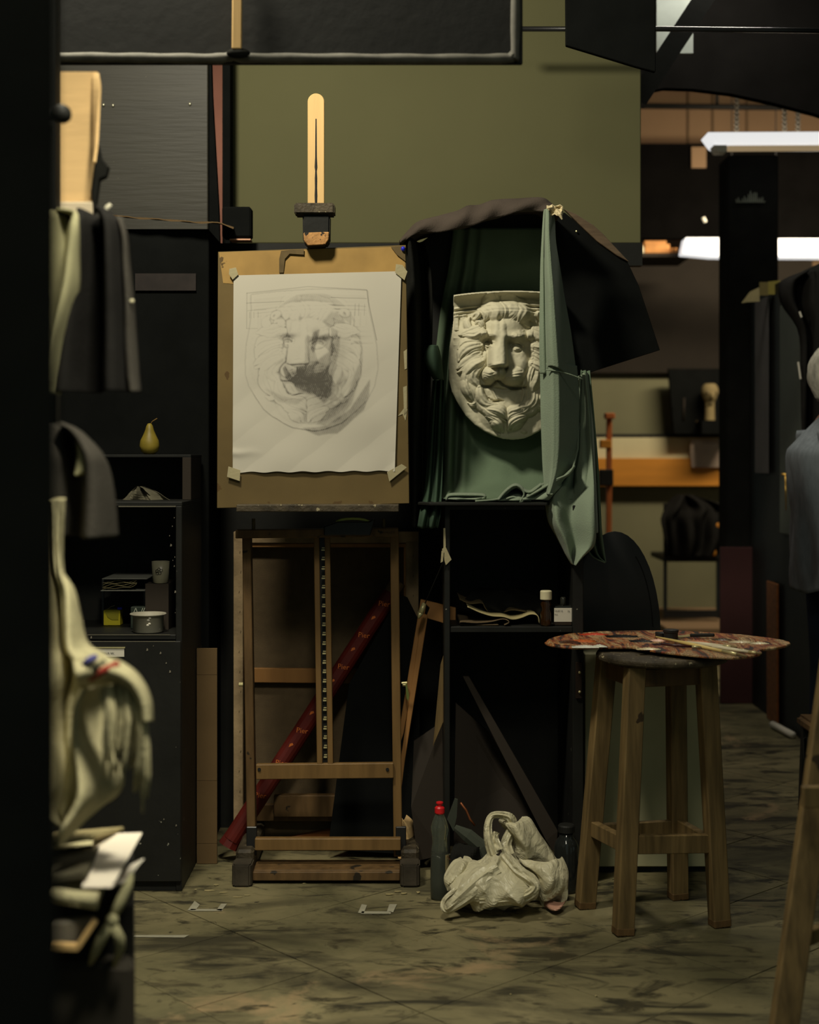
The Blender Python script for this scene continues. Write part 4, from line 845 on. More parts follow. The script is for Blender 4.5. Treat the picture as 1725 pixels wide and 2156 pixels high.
t3.build('rear_fold', mat('shaded_grey_green', (96, 112, 92), rough=0.95, spec=0.05, var=0.06), hc_, smooth=True, solid=0.0025)  # shade on the rear fold put into a darker cloth colour
t4 = sheet([(786, 1226, 1238, 4.20), (900, 1232, 1249, 4.17), (1000, 1238, 1254, 4.11), (1090, 1240, 1258, 4.06), (1122, 1242, 1259, 4.05)], 30, 12, lambda s, t: -0.02*math.sin(s*math.pi))
t4.build('middle_fold', green_cloth2, hc_, smooth=True, solid=0.0025)

# ================================================================ pale cupboard, oval board
pc = thing('pale_cupboard', 'low pale olive cupboard behind the wooden stool', 'cupboard', (0.69, 4.3, 0))
M().box(P(1232, 0, 4.1).x, P(1495, 0, 4.1).x, 4.1, 4.5, 0.018, 0.63).build('body', pale_board, pc, bevel=0.002)
M().box(P(1232, 0, 4.1).x, P(1495, 0, 4.1).x, 4.115, 4.5, 0.0, 0.018).build('plinth', black_paint, pc)
m = M(); pts = []
for k in range(25):
    q = -math.pi*0.04+(math.pi*1.08)*k/24; pts.append(P(1296+96*math.cos(q), 1340-221*math.sin(q), 4.30))
pts = [p for p in pts if p.z > 0.63]; z0 = 0.631
pts = [Vector((pts[0].x, 4.30, z0))]+pts+[Vector((pts[-1].x, 4.30, z0))]
ov = thing('oval_board', 'black rounded board standing on the pale cupboard', 'board', (pts[5].x, 4.3, z0))
m.prism(pts, (0, 0.02, 0)); m.build('panel', black_metal, ov, bevel=0.003, seg=2)
m = M(); m.tube([P(1296+80*math.cos(q), 1340-200*math.sin(q), 4.297) for q in [0.1+0.9*k/12 for k in range(13)]], 0.0012, 6); m.build('bead', black_worn, ov, smooth=True)

# ================================================================ wooden stool with the palette
wl = thing('wooden_stool', 'worn wooden stool standing on four splayed legs right of the stand', 'stool', (0.632, 3.717, 0))
feet = {'f': ((1312, 1968), (1337, 1392)), 'r': ((1516, 1950), (1486, 1396)), 'l': ((1232, 1911), (1278, 1384)), 'b': ((1428, 1892), (1423, 1386))}
cen = Vector((0.632, 3.717, 0)); XS = Vector((0.97, 0.243, 0)); YS = Vector((-0.243, 0.97, 0))
FT = {}
for k, ((u0, v0), (u1, v1)) in feet.items():
    y0 = 3600/(v0-960); a = P(u0, v0, y0)
    yt = y0+(3.717-y0)*0.22; b = Vector(((u1-CX)*yt/KF, yt, 0.668)); FT[k] = (a, b)
    m = M(); m.beam(a, b, 0.047, 0.040, XS); lg = m.build('leg', pine, wl, bevel=0.003)
    d = (b-a).normalized(); M().beam(a+Vector((0, 0, 0.0005)), a+d*0.022, 0.0482, 0.0412, XS).build('worn_end', pine_dark, lg, bevel=0.003)
def strut(k1, k2, t1, t2, w_, d_, mt=pine):
    a = FT[k1][0].lerp(FT[k1][1], t1); b = FT[k2][0].lerp(FT[k2][1], t2)
    M().beam(a, b, w_, d_, (0, 0, 1)).build('stretcher', mt, wl, bevel=0.002)
strut('f', 'r', 0.335, 0.315, 0.047, 0.02); strut('l', 'f', 0.32, 0.33, 0.04, 0.022); strut('l', 'b', 0.30, 0.29, 0.045, 0.02); strut('r', 'b', 0.30, 0.30, 0.04, 0.022)
for k1, k2 in (('f', 'r'), ('l', 'f'), ('l', 'b'), ('r', 'b')): 
    a = FT[k1][1]-Vector((0, 0, 0.03)); b = FT[k2][1]-Vector((0, 0, 0.03)); M().beam(a, b, 0.045, 0.02, (0, 0, 1)).build('apron', pine_dark, wl, bevel=0.002)
m = M(); m.lathe([(0.150, 0), (0.168, 0.006), (0.170, 0.016), (0.165, 0.024)], (0.655, 3.70, 0.668), 40); m.build('seat', charred, wl, bevel=0.002)
plt = thing('paint_palette', 'large wooden palette caked with paint lying on the stool', 'palette', (0.66, 3.7, 0.693))
PZ = 0.700
def onplane(u, v, z=PZ):
    Y = (CH-z)*KF/(v-HZ); return Vector(((u-CX)*Y/KF, Y, z))
outl = [(1147, 1357), (1155, 1350), (1168, 1345), (1200, 1338), (1260, 1333.5), (1340, 1331.5), (1420, 1331.5), (1500, 1336), (1560, 1340), (1620, 1347), (1650, 1352), (1663, 1356), (1665, 1359), (1655, 1364), (1630, 1369), (1604, 1371.5), (1601, 1374), (1605, 1378), (1600, 1382), (1578, 1387), (1545, 1389.5), (1490, 1387), (1430, 1381), (1380, 1375), (1345, 1369), (1330, 1366.5), (1270, 1366.5), (1210, 1367.5), (1175, 1365), (1155, 1361)]
m = M(); m.prism([onplane(u, v) for u, v in outl][::-1], (0, 0, 0.006))
pal_m = bpy.data.materials.new('painted_palette'); pal_m.use_nodes = True; nt = pal_m.node_tree; N = nt.nodes; L = nt.links
tc = N.new('ShaderNodeTexCoord'); mp = N.new('ShaderNodeMapping'); mp.inputs['Scale'].default_value = (1.7, 0.30, 1); L.new(tc.outputs['Object'], mp.inputs[0])
n1 = N.new('ShaderNodeTexNoise'); n1.inputs['Scale'].default_value = 15; n1.inputs['Detail'].default_value = 9; n1.inputs['Roughness'].default_value = 0.65; n1.inputs['Distortion'].default_value = 1.2; L.new(mp.outputs[0], n1.inputs['Vector'])
cr = N.new('ShaderNodeValToRGB'); el = cr.color_ramp.elements; el[0].position = 0.30; el[0].color = lin((34, 28, 22))+(1,); el[1].position = 0.80; el[1].color = lin((206, 190, 160))+(1,)
for p_, c_ in ((0.38, (52, 40, 28)), (0.425, (30, 27, 22)), (0.45, (150, 62, 34)), (0.47, (60, 46, 30)), (0.50, (186, 118, 62)), (0.53, (52, 44, 32)), (0.56, (196, 156, 108)), (0.60, (84, 72, 48)), (0.64, (206, 170, 122)), (0.70, (96, 80, 54))):
    e = el.new(p_); e.color = lin(c_)+(1,)
L.new(n1.outputs['Fac'], cr.inputs[0]); L.new(cr.outputs[0], N['Principled BSDF'].inputs['Base Color']); N['Principled BSDF'].inputs['Roughness'].default_value = 0.45
bp = N.new('ShaderNodeBump'); bp.inputs['Strength'].default_value = 0.8; bp.inputs['Distance'].default_value = 0.004; L.new(n1.outputs['Fac'], bp.inputs['Height']); L.new(bp.outputs[0], N['Principled BSDF'].inputs['Normal'])
m.build('wood', pal_m, plt, bevel=0.0015)
for k, (u, v, a_, b_, c_) in enumerate(((1232, 1362, 28, 2.6, (206, 204, 190)), (1262, 1361, 16, 2, (196, 196, 180)), (1200, 1352, 22, 3, (70, 40, 26)), (1225, 1350, 30, 2.4, (176, 90, 44)), (1250, 1336, 30, 1.6, (180, 60, 34)), (1310, 1340, 34, 2.6, (24, 24, 22)), (1350, 1350, 24, 2.6, (28, 26, 26)), (1385, 1349, 18, 1.6, (214, 170, 150)), (1400, 1357, 26, 2.6, (40, 22, 26)), (1470, 1352, 26, 2.2, (190, 120, 80)), (1420, 1341, 20, 2, (60, 50, 36)), (1560, 1352, 26, 1.6, (190, 176, 140)), (1600, 1355, 20, 1.4, (196, 186, 150)), (1520, 1347, 20, 1.6, (70, 60, 40)), (1366, 1367, 26, 1.5, (196, 180, 140)))):
    c = onplane(u, v, PZ+0.006); a_w = a_*c.y/KF; b_w = b_*c.y**2/KF/0.5*0.9
    m = M(); q = [[c+Vector((a_w*(i/8-1)*1.0, b_w*(j/3-1), max(0, 0.006*(1-((i/8-1)**2+(j/3-1)**2))*(0.6+0.4*math.sin(i*2.3+j*1.7+k))))) for i in range(17)] for j in range(7)]
    m.grid(q); m.build('paint_dab', mat('paint_dab_%s' % ['white', 'chalk', 'umber', 'sienna', 'vermilion', 'black', 'ivory_black', 'pink', 'plum', 'salmon', 'olive', 'cream', 'ivory', 'drab', 'buff'][k], c_, rough=0.3, var=0.2, scale=60, spec=0.5), plt, smooth=True)
def brush(u0, v0, u1, v1, z0, z1, label, handle, r=0.0035):
    a = onplane(u0, v0, PZ+z0); b = onplane(u1, v1, PZ+z1); t = thing('paint_brush', label, 'brush', a, 'brushes on the palette')
    m = M(); m.tube([a, a.lerp(b, 0.35), a.lerp(b, 0.75)], [r*0.5, r*1.1, r*0.9], 8); m.build('handle', handle, t, smooth=True)
    m = M(); m.tube([a.lerp(b, 0.75), a.lerp(b, 0.90)], r*0.95, 8); m.build('ferrule', steel, t, smooth=True)
    m = M(); m.tube([a.lerp(b, 0.90), b], [r, r*0.5], 8); m.build('bristles', mat('bristle', (120, 104, 70), rough=0.8), t, smooth=True)
pale_handle = mat('pale_brush_handle', (200, 176, 110), rough=0.4); white_handle = mat('white_brush_handle', (206, 196, 166), rough=0.4)
brush(1382, 1341, 1574, 1382, 0.012, 0.012, 'longest ochre handled brush slanting across the palette on top', pale_handle, 0.0045)
brush(1440, 1351, 1552, 1363, 0.012, 0.011, 'white handled brush lying flattest across the palette', white_handle, 0.0038)
brush(1470, 1356, 1585, 1372, 0.012, 0.011, 'white handled brush second from the palette edge', white_handle)
brush(1500, 1362, 1604, 1376, 0.012, 0.011, 'white handled brush ending at the palette edge', white_handle, 0.004)
brush(1392, 1357, 1480, 1363, 0.012, 0.011, 'short dark brush lying among the wet paint', mat('dark_handle', (60, 30, 28), rough=0.3))
jr = thing('oil_cup', 'small black twin oil cup standing on the palette rim', 'cup', onplane(1405, 1345, PZ+0.006))
c = onplane(1413, 1346, PZ+0.006); m = M(); m.lathe([(0.017, 0), (0.019, 0.003), (0.019, 0.018), (0.021, 0.020), (0.021, 0.026), (0.017, 0.027)], c, 24); m.build('cup', black_metal, jr, smooth=False)
c = onplane(1392, 1343, PZ+0.006); m = M(); m.lathe([(0.015, 0), (0.016, 0.014), (0.013, 0.016)], c, 20); m.build('cup', black_metal, jr)
kn = thing('painting_knife', 'palette knife with a black handle at the back of the palette', 'palette knife', onplane(1470, 1335, PZ+0.006))
a = onplane(1440, 1338, PZ+0.012); b = onplane(1505, 1337, PZ+0.016); m = M(); m.beam(a.lerp(b, 0.2), b, 0.009, 0.011, (0, 0, 1)); m.build('handle', black_paint, kn, bevel=0.002)
m = M(); m.beam(a-Vector((0.02, 0, 0.004)), a.lerp(b, 0.2), 0.004, 0.012, (0, 0, 1)); m.build('blade', steel, kn)

# ================================================================ floor things: bag, bottle, jar
bt = thing('detergent_bottle', 'clear squeeze bottle with red cap half full of black liquid', 'bottle', (0, 0, 0))
by = 3.86; bx = P(926, 0, by).x; WLOC[bt.name] = Vector((bx, by, 0)); bt.location = (bx, by, 0); s_ = by/KF
prof = [(17, 0), (19, 3), (19.5, 40), (19, 80), (17.5, 105), (15.5, 120), (16, 132), (18.5, 145), (18.5, 152), (15, 165), (9, 180), (8, 184)]
m = M(); m.lathe([(r*s_, z*s_) for r, z in prof], (bx, by, 0), 28, 1, 0.75); m.build('bottle_wall', clear, bt, smooth=True)
m = M(); m.lathe([(r*s_*0.95, z*s_) for r, z in ((16, 1.5), (18, 4), (19, 40), (18.5, 82), (17.6, 98))], (bx, by, 0), 28, 1, 0.75); m.build('liquid', murky, bt, smooth=True)
m = M(); m.lathe([(9.5*s_, 180*s_), (10.5*s_, 182*s_), (10.5*s_, 192*s_), (8*s_, 195*s_), (5*s_, 196*s_), (5*s_, 200*s_), (7.5*s_, 201*s_), (7.5*s_, 204*s_), (5*s_, 205*s_)], (bx, by, 0), 24); m.build('cap', red_plastic, bt, smooth=False)
lab = M(); lab.grid([[Vector((bx+19.9*s_*math.cos(q), by+0.75*19.9*s_*math.sin(q), z*s_)) for q in (-0.95, -0.8, -0.6, -0.4, -0.2, 0.0)] for z in (62, 80, 96)]); lb = lab.build('hazard_label', paper_old, bt)
q = -0.6; p = Vector((bx+20.2*s_*math.cos(q), by+0.75*20.4*s_*math.sin(q)-0.001, 84*s_)); xd = Vector((0.8, 0.35, 0)).normalized()
m = M(); hz_ = [p+xd*0.008, p+Vector((0, 0, 0.012)), p-xd*0.008, p-Vector((0, 0, 0.012))]; m.tube(hz_+[hz_[0]], 0.0008, 4); m.build('hazard_diamond', mat('hazard_red', (110, 50, 30)), lb); lettering('!', 0.012, p-xd*0.002-Vector((0, 0, 0.004)), xd, (0, 0, 1), dark_ink, lb)
# carrier bag
bg = thing('carrier_bag', 'crumpled white plastic carrier bag with two handles on the floor', 'bag', P(1060, 1915, 3.77))
def lump(rows, n, mm_, fold, nm, mt=bag_film, amp=0.016, seed=1, par=bg):
    m = sheet(rows, n, mm_, fold); crumple(m, amp, seed, 26); return m.build(nm, mt, par, smooth=False, solid=0.0008)
fb = lambda k, d: (lambda s, t: -d*math.sin(s*math.pi)**0.7*math.sin(min(1, t*1.05+0.12)*math.pi)**0.6+0.012*math.sin(k*s+4*t))
lump([(1722, 1062, 1100, 3.86), (1726, 1050, 1118, 3.86), (1760, 1068, 1140, 3.86), (1790, 1065, 1160, 3.86), (1815, 1060, 1178, 3.86), (1840, 1050, 1190, 3.85), (1880, 1050, 1195, 3.85), (1906, 1080, 1190, 3.83)], 34, 34, fb(9, 0.07), 'bag_body', seed=2)
lump([(1808, 1094, 1184, 3.80), (1818, 1096, 1190, 3.79), (1840, 1118, 1198, 3.78), (1865, 1128, 1196, 3.77), (1890, 1135, 1195, 3.77), (1909, 1142, 1184, 3.78)], 24, 24, fb(7, 0.05), 'bag_body', seed=5, amp=0.014)
lump([(1893, 1140, 1192, 3.775), (1902, 1142, 1186, 3.775), (1910, 1146, 1180, 3.78)], 10, 14, fb(5, 0.052), 'printed_corner', bag_pink, seed=6, amp=0.006)
lump([(1788, 1035, 1060, 3.80), (1800, 1020, 1072, 3.79), (1820, 980, 1085, 3.77), (1845, 950, 1120, 3.75), (1870, 945, 1138, 3.73), (1895, 985, 1128, 3.72), (1912, 1000, 1105, 3.73), (1917, 1030, 1080, 3.75)], 36, 40, fb(11, 0.09), 'bag_front', seed=9, amp=0.02)
lump([(1806, 968, 978, 3.80), (1815, 955, 995, 3.78), (1835, 940, 1000, 3.77), (1855, 935, 975, 3.75), (1872, 942, 972, 3.75)], 18, 16, fb(8, 0.03), 'bag_side', seed=12, amp=0.012)
def strap(pts, w0, d, nm, seed):
    A = smoothrows(pts, 44); m = M(); rows = []
    for i in range(44):
        u, v, y, w_ = A[i]; u2, v2 = A[min(i+1, 43)][:2]; u1, v1 = A[max(i-1, 0)][:2]
        t = np.array([u2-u1, v2-v1]); t = t/(np.hypot(*t)+1e-6); nn = np.array([-t[1], t[0]])
        rows.append([P(u+nn[0]*w_*(k/6-0.5), v+nn[1]*w_*(k/6-0.5), y-d*math.sin(k/6*math.pi)+0.0035*math.sin(k*2.4+i*0.16)+0.002*math.sin(i*0.45+k)) for k in range(7)])
    m.grid(rows); m.build(nm, bag_film, bg, smooth=False, solid=0.0008)
strap([(1040, 1800, 3.77, 24), (1030, 1770, 3.78, 20), (1028, 1738, 3.80, 16), (1036, 1718, 3.82, 14), (1056, 1716, 3.83, 16), (1075, 1724, 3.83, 22), (1078, 1745, 3.83, 22), (1066, 1775, 3.82, 22), (1072, 1800, 3.80, 24)], 0, 0.012, 'handle', 1)
strap([(1050, 1790, 3.77, 22), (1042, 1765, 3.79, 16), (1046, 1752, 3.80, 12)], 0, 0.01, 'handle_fold', 1)
strap([(1052, 1830, 3.71, 40), (1020, 1850, 3.69, 44), (985, 1880, 3.67, 40), (955, 1905, 3.66, 28), (940, 1915, 3.67, 18), (936, 1902, 3.69, 16), (948, 1886, 3.70, 16), (985, 1862, 3.72, 22), (1030, 1832, 3.74, 24)], 0, 0.014, 'handle', 2)
strap([(1060, 1800, 3.75, 26), (1085, 1830, 3.72, 30), (1110, 1848, 3.70, 24), (1127, 1866, 3.68, 22), (1112, 1884, 3.68, 22), (1075, 1893, 3.68, 24), (1010, 1898, 3.68, 22)], 0, 0.014, 'rim', 2)
# dark shapes and jar behind the bag
m = M(); m.lathe([(24*1.3e-3, 0), (26*1.3e-3, 0.01), (26*1.3e-3, 0.125), (22*1.3e-3, 0.14), (15*1.3e-3, 0.15), (15*1.3e-3, 0.165)], (P(1193, 0, 3.93).x, 3.93, 0), 24)
gj = thing('glass_jar', 'glass jar of dark liquid standing between the bag and the stool', 'jar', (P(1193, 0, 3.93).x, 3.93, 0)); m.build('glass', mat('dark_jar_glass', (34, 36, 34), rough=0.08, spec=0.6), gj, smooth=True)
m = M(); m.lathe([(18*1.3e-3, 0.164), (18*1.3e-3, 0.18), (16*1.3e-3, 0.184)], (P(1193, 0, 3.93).x, 3.93, 0), 24); m.build('lid', black_paint, gj)
hs = thing('dark_bundle', 'bundle of dark rags and straps behind the carrier bag', 'rags', P(990, 1840, 3.93))
m = M(); m.tube([P(958, 1742, 3.95), P(985, 1760, 3.94), (P(1015, 1785, 3.93)), P(1035, 1830, 3.92)], [0.008, 0.02, 0.022, 0.018], 8); crumple(m, 0.004, 8, 20); m.build('fold', mat('grey_green_rag', (58, 62, 52), rough=0.9), hs)
m = M(); m.prism([P(942, 1725, 3.96), P(958, 1682, 3.96), P(964, 1684, 3.96), P(962, 1720, 3.96), P(955, 1750, 3.96)], (0, 0.01, 0)); m.build('flap', mat('grey_green_rag', (58, 62, 52)), hs)
m = M(); m.tube([P(970, 1690, 3.95), P(982, 1706, 3.95), P(990, 1725, 3.94), P(1000, 1738, 3.94)], 0.0035, 6); m.build('strap', mat('copper_strap', (120, 70, 40), rough=0.4, metal=0.5), hs, smooth=True)
m = sheet([(1775, 960, 1040, 3.95), (1800, 950, 1045, 3.93), (1850, 945, 1050, 3.92), (1890, 945, 1050, 3.91)], 16, 18, lambda s, t: -0.03*math.sin(s*math.pi)+0.012*math.sin(9*s+5*t)); m.build('rag', black_cloth, hs, solid=0.002)
M().box(P(1075, 0, 3.95).x, P(1140, 0, 3.95).x, 3.90, 3.97, 0, 0.07).build('red_box', mat('dark_red_box', (86, 36, 26), rough=0.5), label='dark red box glimpsed through the bag handle', cat='box', bevel=0.002)
# tape marks and flakes on the floor
def fl_q(pts, z=0.0012): return [Vector(((u-CX)*(3600/(v-960))/KF, 3600/(v-960), z)) for u, v in pts]
for nm, lab_, grp, parts in (('tape_mark', 'U shaped white tape mark on the floor left of the easel', None, (((395, 1918), (410, 1898), (421, 1906), (412, 1917)), ((400, 1919), (402, 1915), (469, 1915), (468, 1919)), ((456, 1917), (466, 1904), (478, 1904), (466, 1919)))),
                       ('tape_mark', 'U shaped white tape mark on the floor in front of the right easel foot', None, (((754, 1923), (762, 1905), (773, 1907), (766, 1924)), ((760, 1925), (762, 1920), (824, 1920), (823, 1925)), ((815, 1920), (820, 1905), (836, 1905), (828, 1922)))),
                       ('tape_strip', 'straight strip of white tape on the floor at the left', None, (((280, 1974), (284, 1970), (398, 1970), (388, 1975)),))):
    t = thing(nm, lab_, 'tape', fl_q([parts[0][0]])[0])
    for q in parts: m = M(); m.prism(fl_q(q), (0, 0, 0.0005)); m.build('strip', white_tape, t)
flk = M()
for u, v, a_, b_ in ((440, 1876, 26, 2.5), (470, 1880, 20, 2), (455, 1864, 12, 3), (500, 1890, 24, 1.6), (820, 1884, 20, 2.5), (850, 1882, 16, 3), (838, 1878, 18, 2), (880, 1880, 10, 4), (640, 1861, 9, 1.2), (412, 1874, 6, 1.5), (520, 1886, 14, 1.5), (1255, 2098, 6, 3), (1075, 2095, 5, 3), (878, 1981, 5, 1.2), (455, 1943, 2, 2)):
    flk.prism(fl_q([(u-a_/2+rnd.random()*4, v+b_*0.4), (u, v+b_*0.6), (u+a_/2, v), (u+a_*0.3, v-b_*0.5), (u-a_*0.35, v-b_*0.4)]), (0, 0, 0.001))
flk.build('paper_flakes', paper_old, label='torn paper and paint flakes scattered on the floor by the easel feet', cat='debris', kind='stuff')

# ================================================================ left: black cabinets and what they hold
pw = thing('plywood_panel', 'scratched black plywood panel above the tall cupboard at left', 'panel', P(320, 460, 4.68))
m = M(); m.box(P(90, 0, 4.68).x, P(438, 0, 4.68).x, 4.68, 4.70, P(0, 500, 4.68).z, 3.2); m.build('sheet', black_ply, pw, bevel=0.003)
for u, v in ((238, 222), (400, 219), (218, 221)):
    m = M(); p = P(u, v, 4.678); m.ball(p, 0.005, 0.004, 0.006, 10, 6); m.build('screw', mat('bare_screw', (200, 195, 170), rough=0.3, metal=0.7), pw, smooth=True)
tc_ = thing('tall_cupboard', 'tall black cupboard standing behind the open shelves at left', 'cupboard', (-0.95, 4.45, 0))
M().box(-1.5, P(440, 0, 4.33).x, 4.33, 4.64, 0, P(0, 482, 4.33).z).build('body', velvet, tc_, bevel=0.003)
M().box(P(285, 0, 4.325).x, P(413, 0, 4.325).x, 4.322, 4.328, P(0, 612, 4.325).z, P(0, 576, 4.325).z).build('name_strip', mat('dull_red_brown_print', (38, 32, 29), rough=0.7, var=0.3, scale=20), tc_)
m = M(); q = smoothrows([(236, 454), (290, 459), (350, 463), (410, 468), (462, 470), (492, 480)], 24)
m.grid([[P(u, v, 4.28+0.3*k/3)+Vector((0, 0, 0.002*math.sin(u*0.1+k))) for k in range(4)] for u, v in q]); m.build('cardboard_sheet', cardboard_dark, label='thin cardboard sheet lying on top of the tall black cupboard', cat='cardboard', solid=0.003)
M().box(P(470, 0, 4.55).x, P(531, 0, 4.55).x, 4.52, 4.58, P(0, 503, 4.55).z, P(0, 438, 4.55).z).build('black_block', velvet, label='black wooden block fixed between cupboard and olive wall', cat='block', bevel=0.006)
M().box(P(484, 0, 4.52).x, P(528, 0, 4.52).x, 4.515, 4.57, P(0, 506, 4.52).z, P(0, 503, 4.52).z).build('lit_block_edge', mat('pinkish_lit_edge', (210, 160, 130), rough=0.7), label='lit lower edge of the black block, put in as a pale strip', cat='wood strip')  # light on the block's lower edge put in as a pinkish strip
# lower open shelf unit
cb = thing('shelf_cabinet', 'black chipped cabinet with open shelves above a door, far left', 'cabinet', (-0.83, 4.1, 0))
CX0, CX1, CY0, CY1 = -1.06, -0.628, 3.93, 4.30
zT = P(0, 1066, 3.93).z; zS = P(0, 1337, 3.93).z; zD = P(0, 1349, 3.93).z
M().box(CX1-0.017, CX1, CY0, CY1, 0.0, zT).build('side_panel', black_worn, cb, bevel=0.0015)
M().box(CX0, CX0+0.017, CY0, CY1, 0.0, zT).build('side_panel', black_worn, cb, bevel=0.0015)
M().box(CX0, CX1-0.0, CY0+0.005, CY1, zT, zT+0.012).build('top_board', black_worn, cb, bevel=0.0015)
M().box(CX0+0.017, CX1-0.017, CY0+0.004, CY1, zS-0.014, zS).build('shelf', black_worn, cb, bevel=0.0015)
M().box(CX0+0.017, CX1-0.017, CY1-0.01, CY1, 0, zT).build('back_panel', black_paint, cb)
d = M().box(CX0+0.004, CX1-0.001, CY0-0.014, CY0-0.001, 0.03, zD).build('door', black_worn, cb, bevel=0.0015)
M().box(CX0+0.02, CX1-0.01, CY0+0.004, CY1-0.02, 0.0, 0.03).build('plinth', black_paint, cb)
M().box(P(248, 0, 3.92).x, P(369, 0, 3.92).x, CY0-0.0005, CY0+0.004, zT-0.002, zT+0.001).build('worn_edge', mat('dull_worn_edge', (96, 92, 78), rough=0.6), cb)
M().box(P(172, 0, 3.92).x, P(370, 0, 3.92).x, CY0-0.0145, CY0-0.012, zD-0.0012, zD+0.0008).build('worn_edge', mat('dull_worn_edge', (96, 92, 78), rough=0.6), cb)
M().box(P(168, 0, 3.92).x, P(357, 0, 3.92).x, CY0+0.0025, CY0+0.004, zS-0.001, zS+0.001).build('worn_edge', mat('dull_worn_edge', (96, 92, 78)), cb)
chips = M()
for u, v in ((367, 1090), (363, 1108), (357, 1128), (360, 1148), (368, 1173), (364, 1180), (367, 1192), (369, 1246), (369, 1290), (350, 1291), (310, 1368), (338, 1375), (323, 1360), (350, 1396), (358, 1414), (192, 1342), (191, 1353), (345, 1725), (371, 1738)):
    p = P(u, v, CY0-0.0155); r = 0.0008+rnd.random()*0.0020
    chips.prism([p+Vector((-r, 0, -r*1.2)), p+Vector((r*0.8, 0, -r)), p+Vector((r, 0, r*0.6)), p+Vector((-0.3*r, 0, r*1.6))], (0, 0.0006, 0))
chips.build('paint_chip', mat('bare_chip', (112, 106, 92), rough=0.7), d, kind='stuff')
nc = M().box(P(187, 0, 3.91).x, P(261, 0, 3.91).x, CY0-0.0165, CY0-0.0145, P(0, 1383, 3.912).z, P(0, 1366, 3.912).z).build('name_card', paper_white, d)
lettering('PAU GIPINA W.', 0.0092, P(193, 1378, CY0-0.0168), (1, 0, 0), (0, 0, 1), dark_ink, nc)
M().box(P(185, 0, 3.91).x, P(263, 0, 3.91).x, CY0-0.019, CY0-0.0145, P(0, 1365, 3.912).z, P(0, 1362.5, 3.912).z).build('card_rail', steel, d)
# things in the open shelf
tr = thing('letter_tray', 'two tier black tray of crumpled papers in the left cabinet', 'tray', P(260, 1243, 4.1)+Vector((0, 0, -0.003)))
for v, u0, u1 in ((1218, 215, 310), (1243, 212, 306)):
    M().box(P(u0, 0, 4.06).x, P(u1, 0, 4.06).x, 4.06, 4.26, P(0, v, 4.06).z-0.0018, P(0, v, 4.06).z).build('tier', mat('grey_tray', (120, 120, 112), rough=0.4), tr)
for u in (217, 305): M().beam(P(u, 1218, 4.2), P(u, 1334, 4.2), 0.006, 0.006).build('post', black_metal, tr)
m = M(); 
for k in range(5):
    q = smoothrows([(216, 1241-k*3), (240, 1238-k*3.6), (268, 1237-k*3), (288, 1228-k*2+rnd.random()*3)], 16); m.grid([[P(u, v, 4.07+0.15*j/3)+Vector((0, 0, 0.002*math.sin(i*0.9+k*2+j))) for j in range(4)] for i, (u, v) in enumerate(q)])
m.build('crumpled_papers', paper_old, label='sheaf of crumpled papers lying in the letter tray', cat='papers', solid=0.0008)
m = M(); yb = P(235, 0, 4.149); m.box(P(218, 0, 4.149).x, P(253, 0, 4.149).x, 4.149, 4.19, zS+0.0005, zS+0.045)
yx = thing('yellow_box', 'small yellow card box with a blue clip in the left cabinet', 'box', P(235, 1315, 4.149)); m.build('box', yellow_card, yx, bevel=0.001)
m = M(); m.prism([P(222, 1287, 4.147), P(250, 1287, 4.147), P(249, 1305, 4.147), P(235, 1305, 4.147), P(226, 1299, 4.147)], (0, 0.001, 0)); m.build('flap', mat('olive_card', (150, 142, 40), rough=0.6), yx)
M().box(P(247, 0, 4.15).x, P(257, 0, 4.15).x, 4.15, 4.16, zS+0.046, zS+0.053).build('clip', blue_plastic, yx, bevel=0.001)
m = M(); m.tube([P(226, 1283, 4.15), P(234, 1277, 4.15), P(242, 1275, 4.15)], 0.0008, 5); m.build('string', paper_old, yx)
ptc = (P(312, 0, 3.99).x, 3.992, zS+0.0005)
po = thing('enamel_pot', 'grey enamel pot with a rolled rim on the cabinet shelf', 'pot', ptc)
m = M(); m.lathe([(0.038, 0), (0.0425, 0.003), (0.0425, 0.046), (0.050, 0.049), (0.0515, 0.051), (0.050, 0.053), (0.041, 0.051), (0.040, 0.01), (0.0, 0.008)], ptc, 36); m.build('bowl', pot_grey, po, smooth=True)
m = M(); 
for dz, dx in ((0.044, 0), (0.038, -0.004), (0.028, -0.001), (0.024, -0.006)): p = Vector(ptc)+Vector((0.012+dx, -0.0425, dz)); m.ball(p, 0.004, 0.002, 0.003, 7, 5)
m.build('paint_drip', paper_white, po, kind='stuff')
zb = M().box(P(275, 0, 4.06).x, P(322, 0, 4.06).x, 4.06, 4.1, zS+0.0005, P(0, 1278, 4.06).z).build('patterned_box', mat('dark_green_print', (40, 48, 40), rough=0.6), label='small box with a black and white pattern behind the enamel pot', cat='box', bevel=0.0015)
m = M()
for u0, v0, u1, v1 in ((279, 1296, 286, 1280), (286, 1280, 290, 1292), (294, 1298, 301, 1280), (298, 1298, 305, 1280), (306, 1296, 310, 1284), (310, 1284, 314, 1296), (303, 1298, 309, 1280), (317, 1280, 320, 1296)):
    m.beam(P(u0, v0, 4.0588), P(u1, v1, 4.0588), 0.0016, 0.001)
m.build('stripe_print', mat('pale_print', (176, 180, 160), rough=0.6), zb)
cp = thing('printed_mug', 'white mug with a black doodle print at the right of the shelf', 'mug', P(337, 1228, 4.06))
cc = (P(337, 0, 4.06).x, 4.07, P(0, 1228, 4.06).z); M().box(cc[0]-0.04, cc[0]+0.026, 4.05, 4.2, zS+0.0005, cc[2]-0.0005).build('dark_box', brown_board, label='dark brown box under the printed mug in the cabinet', cat='box')
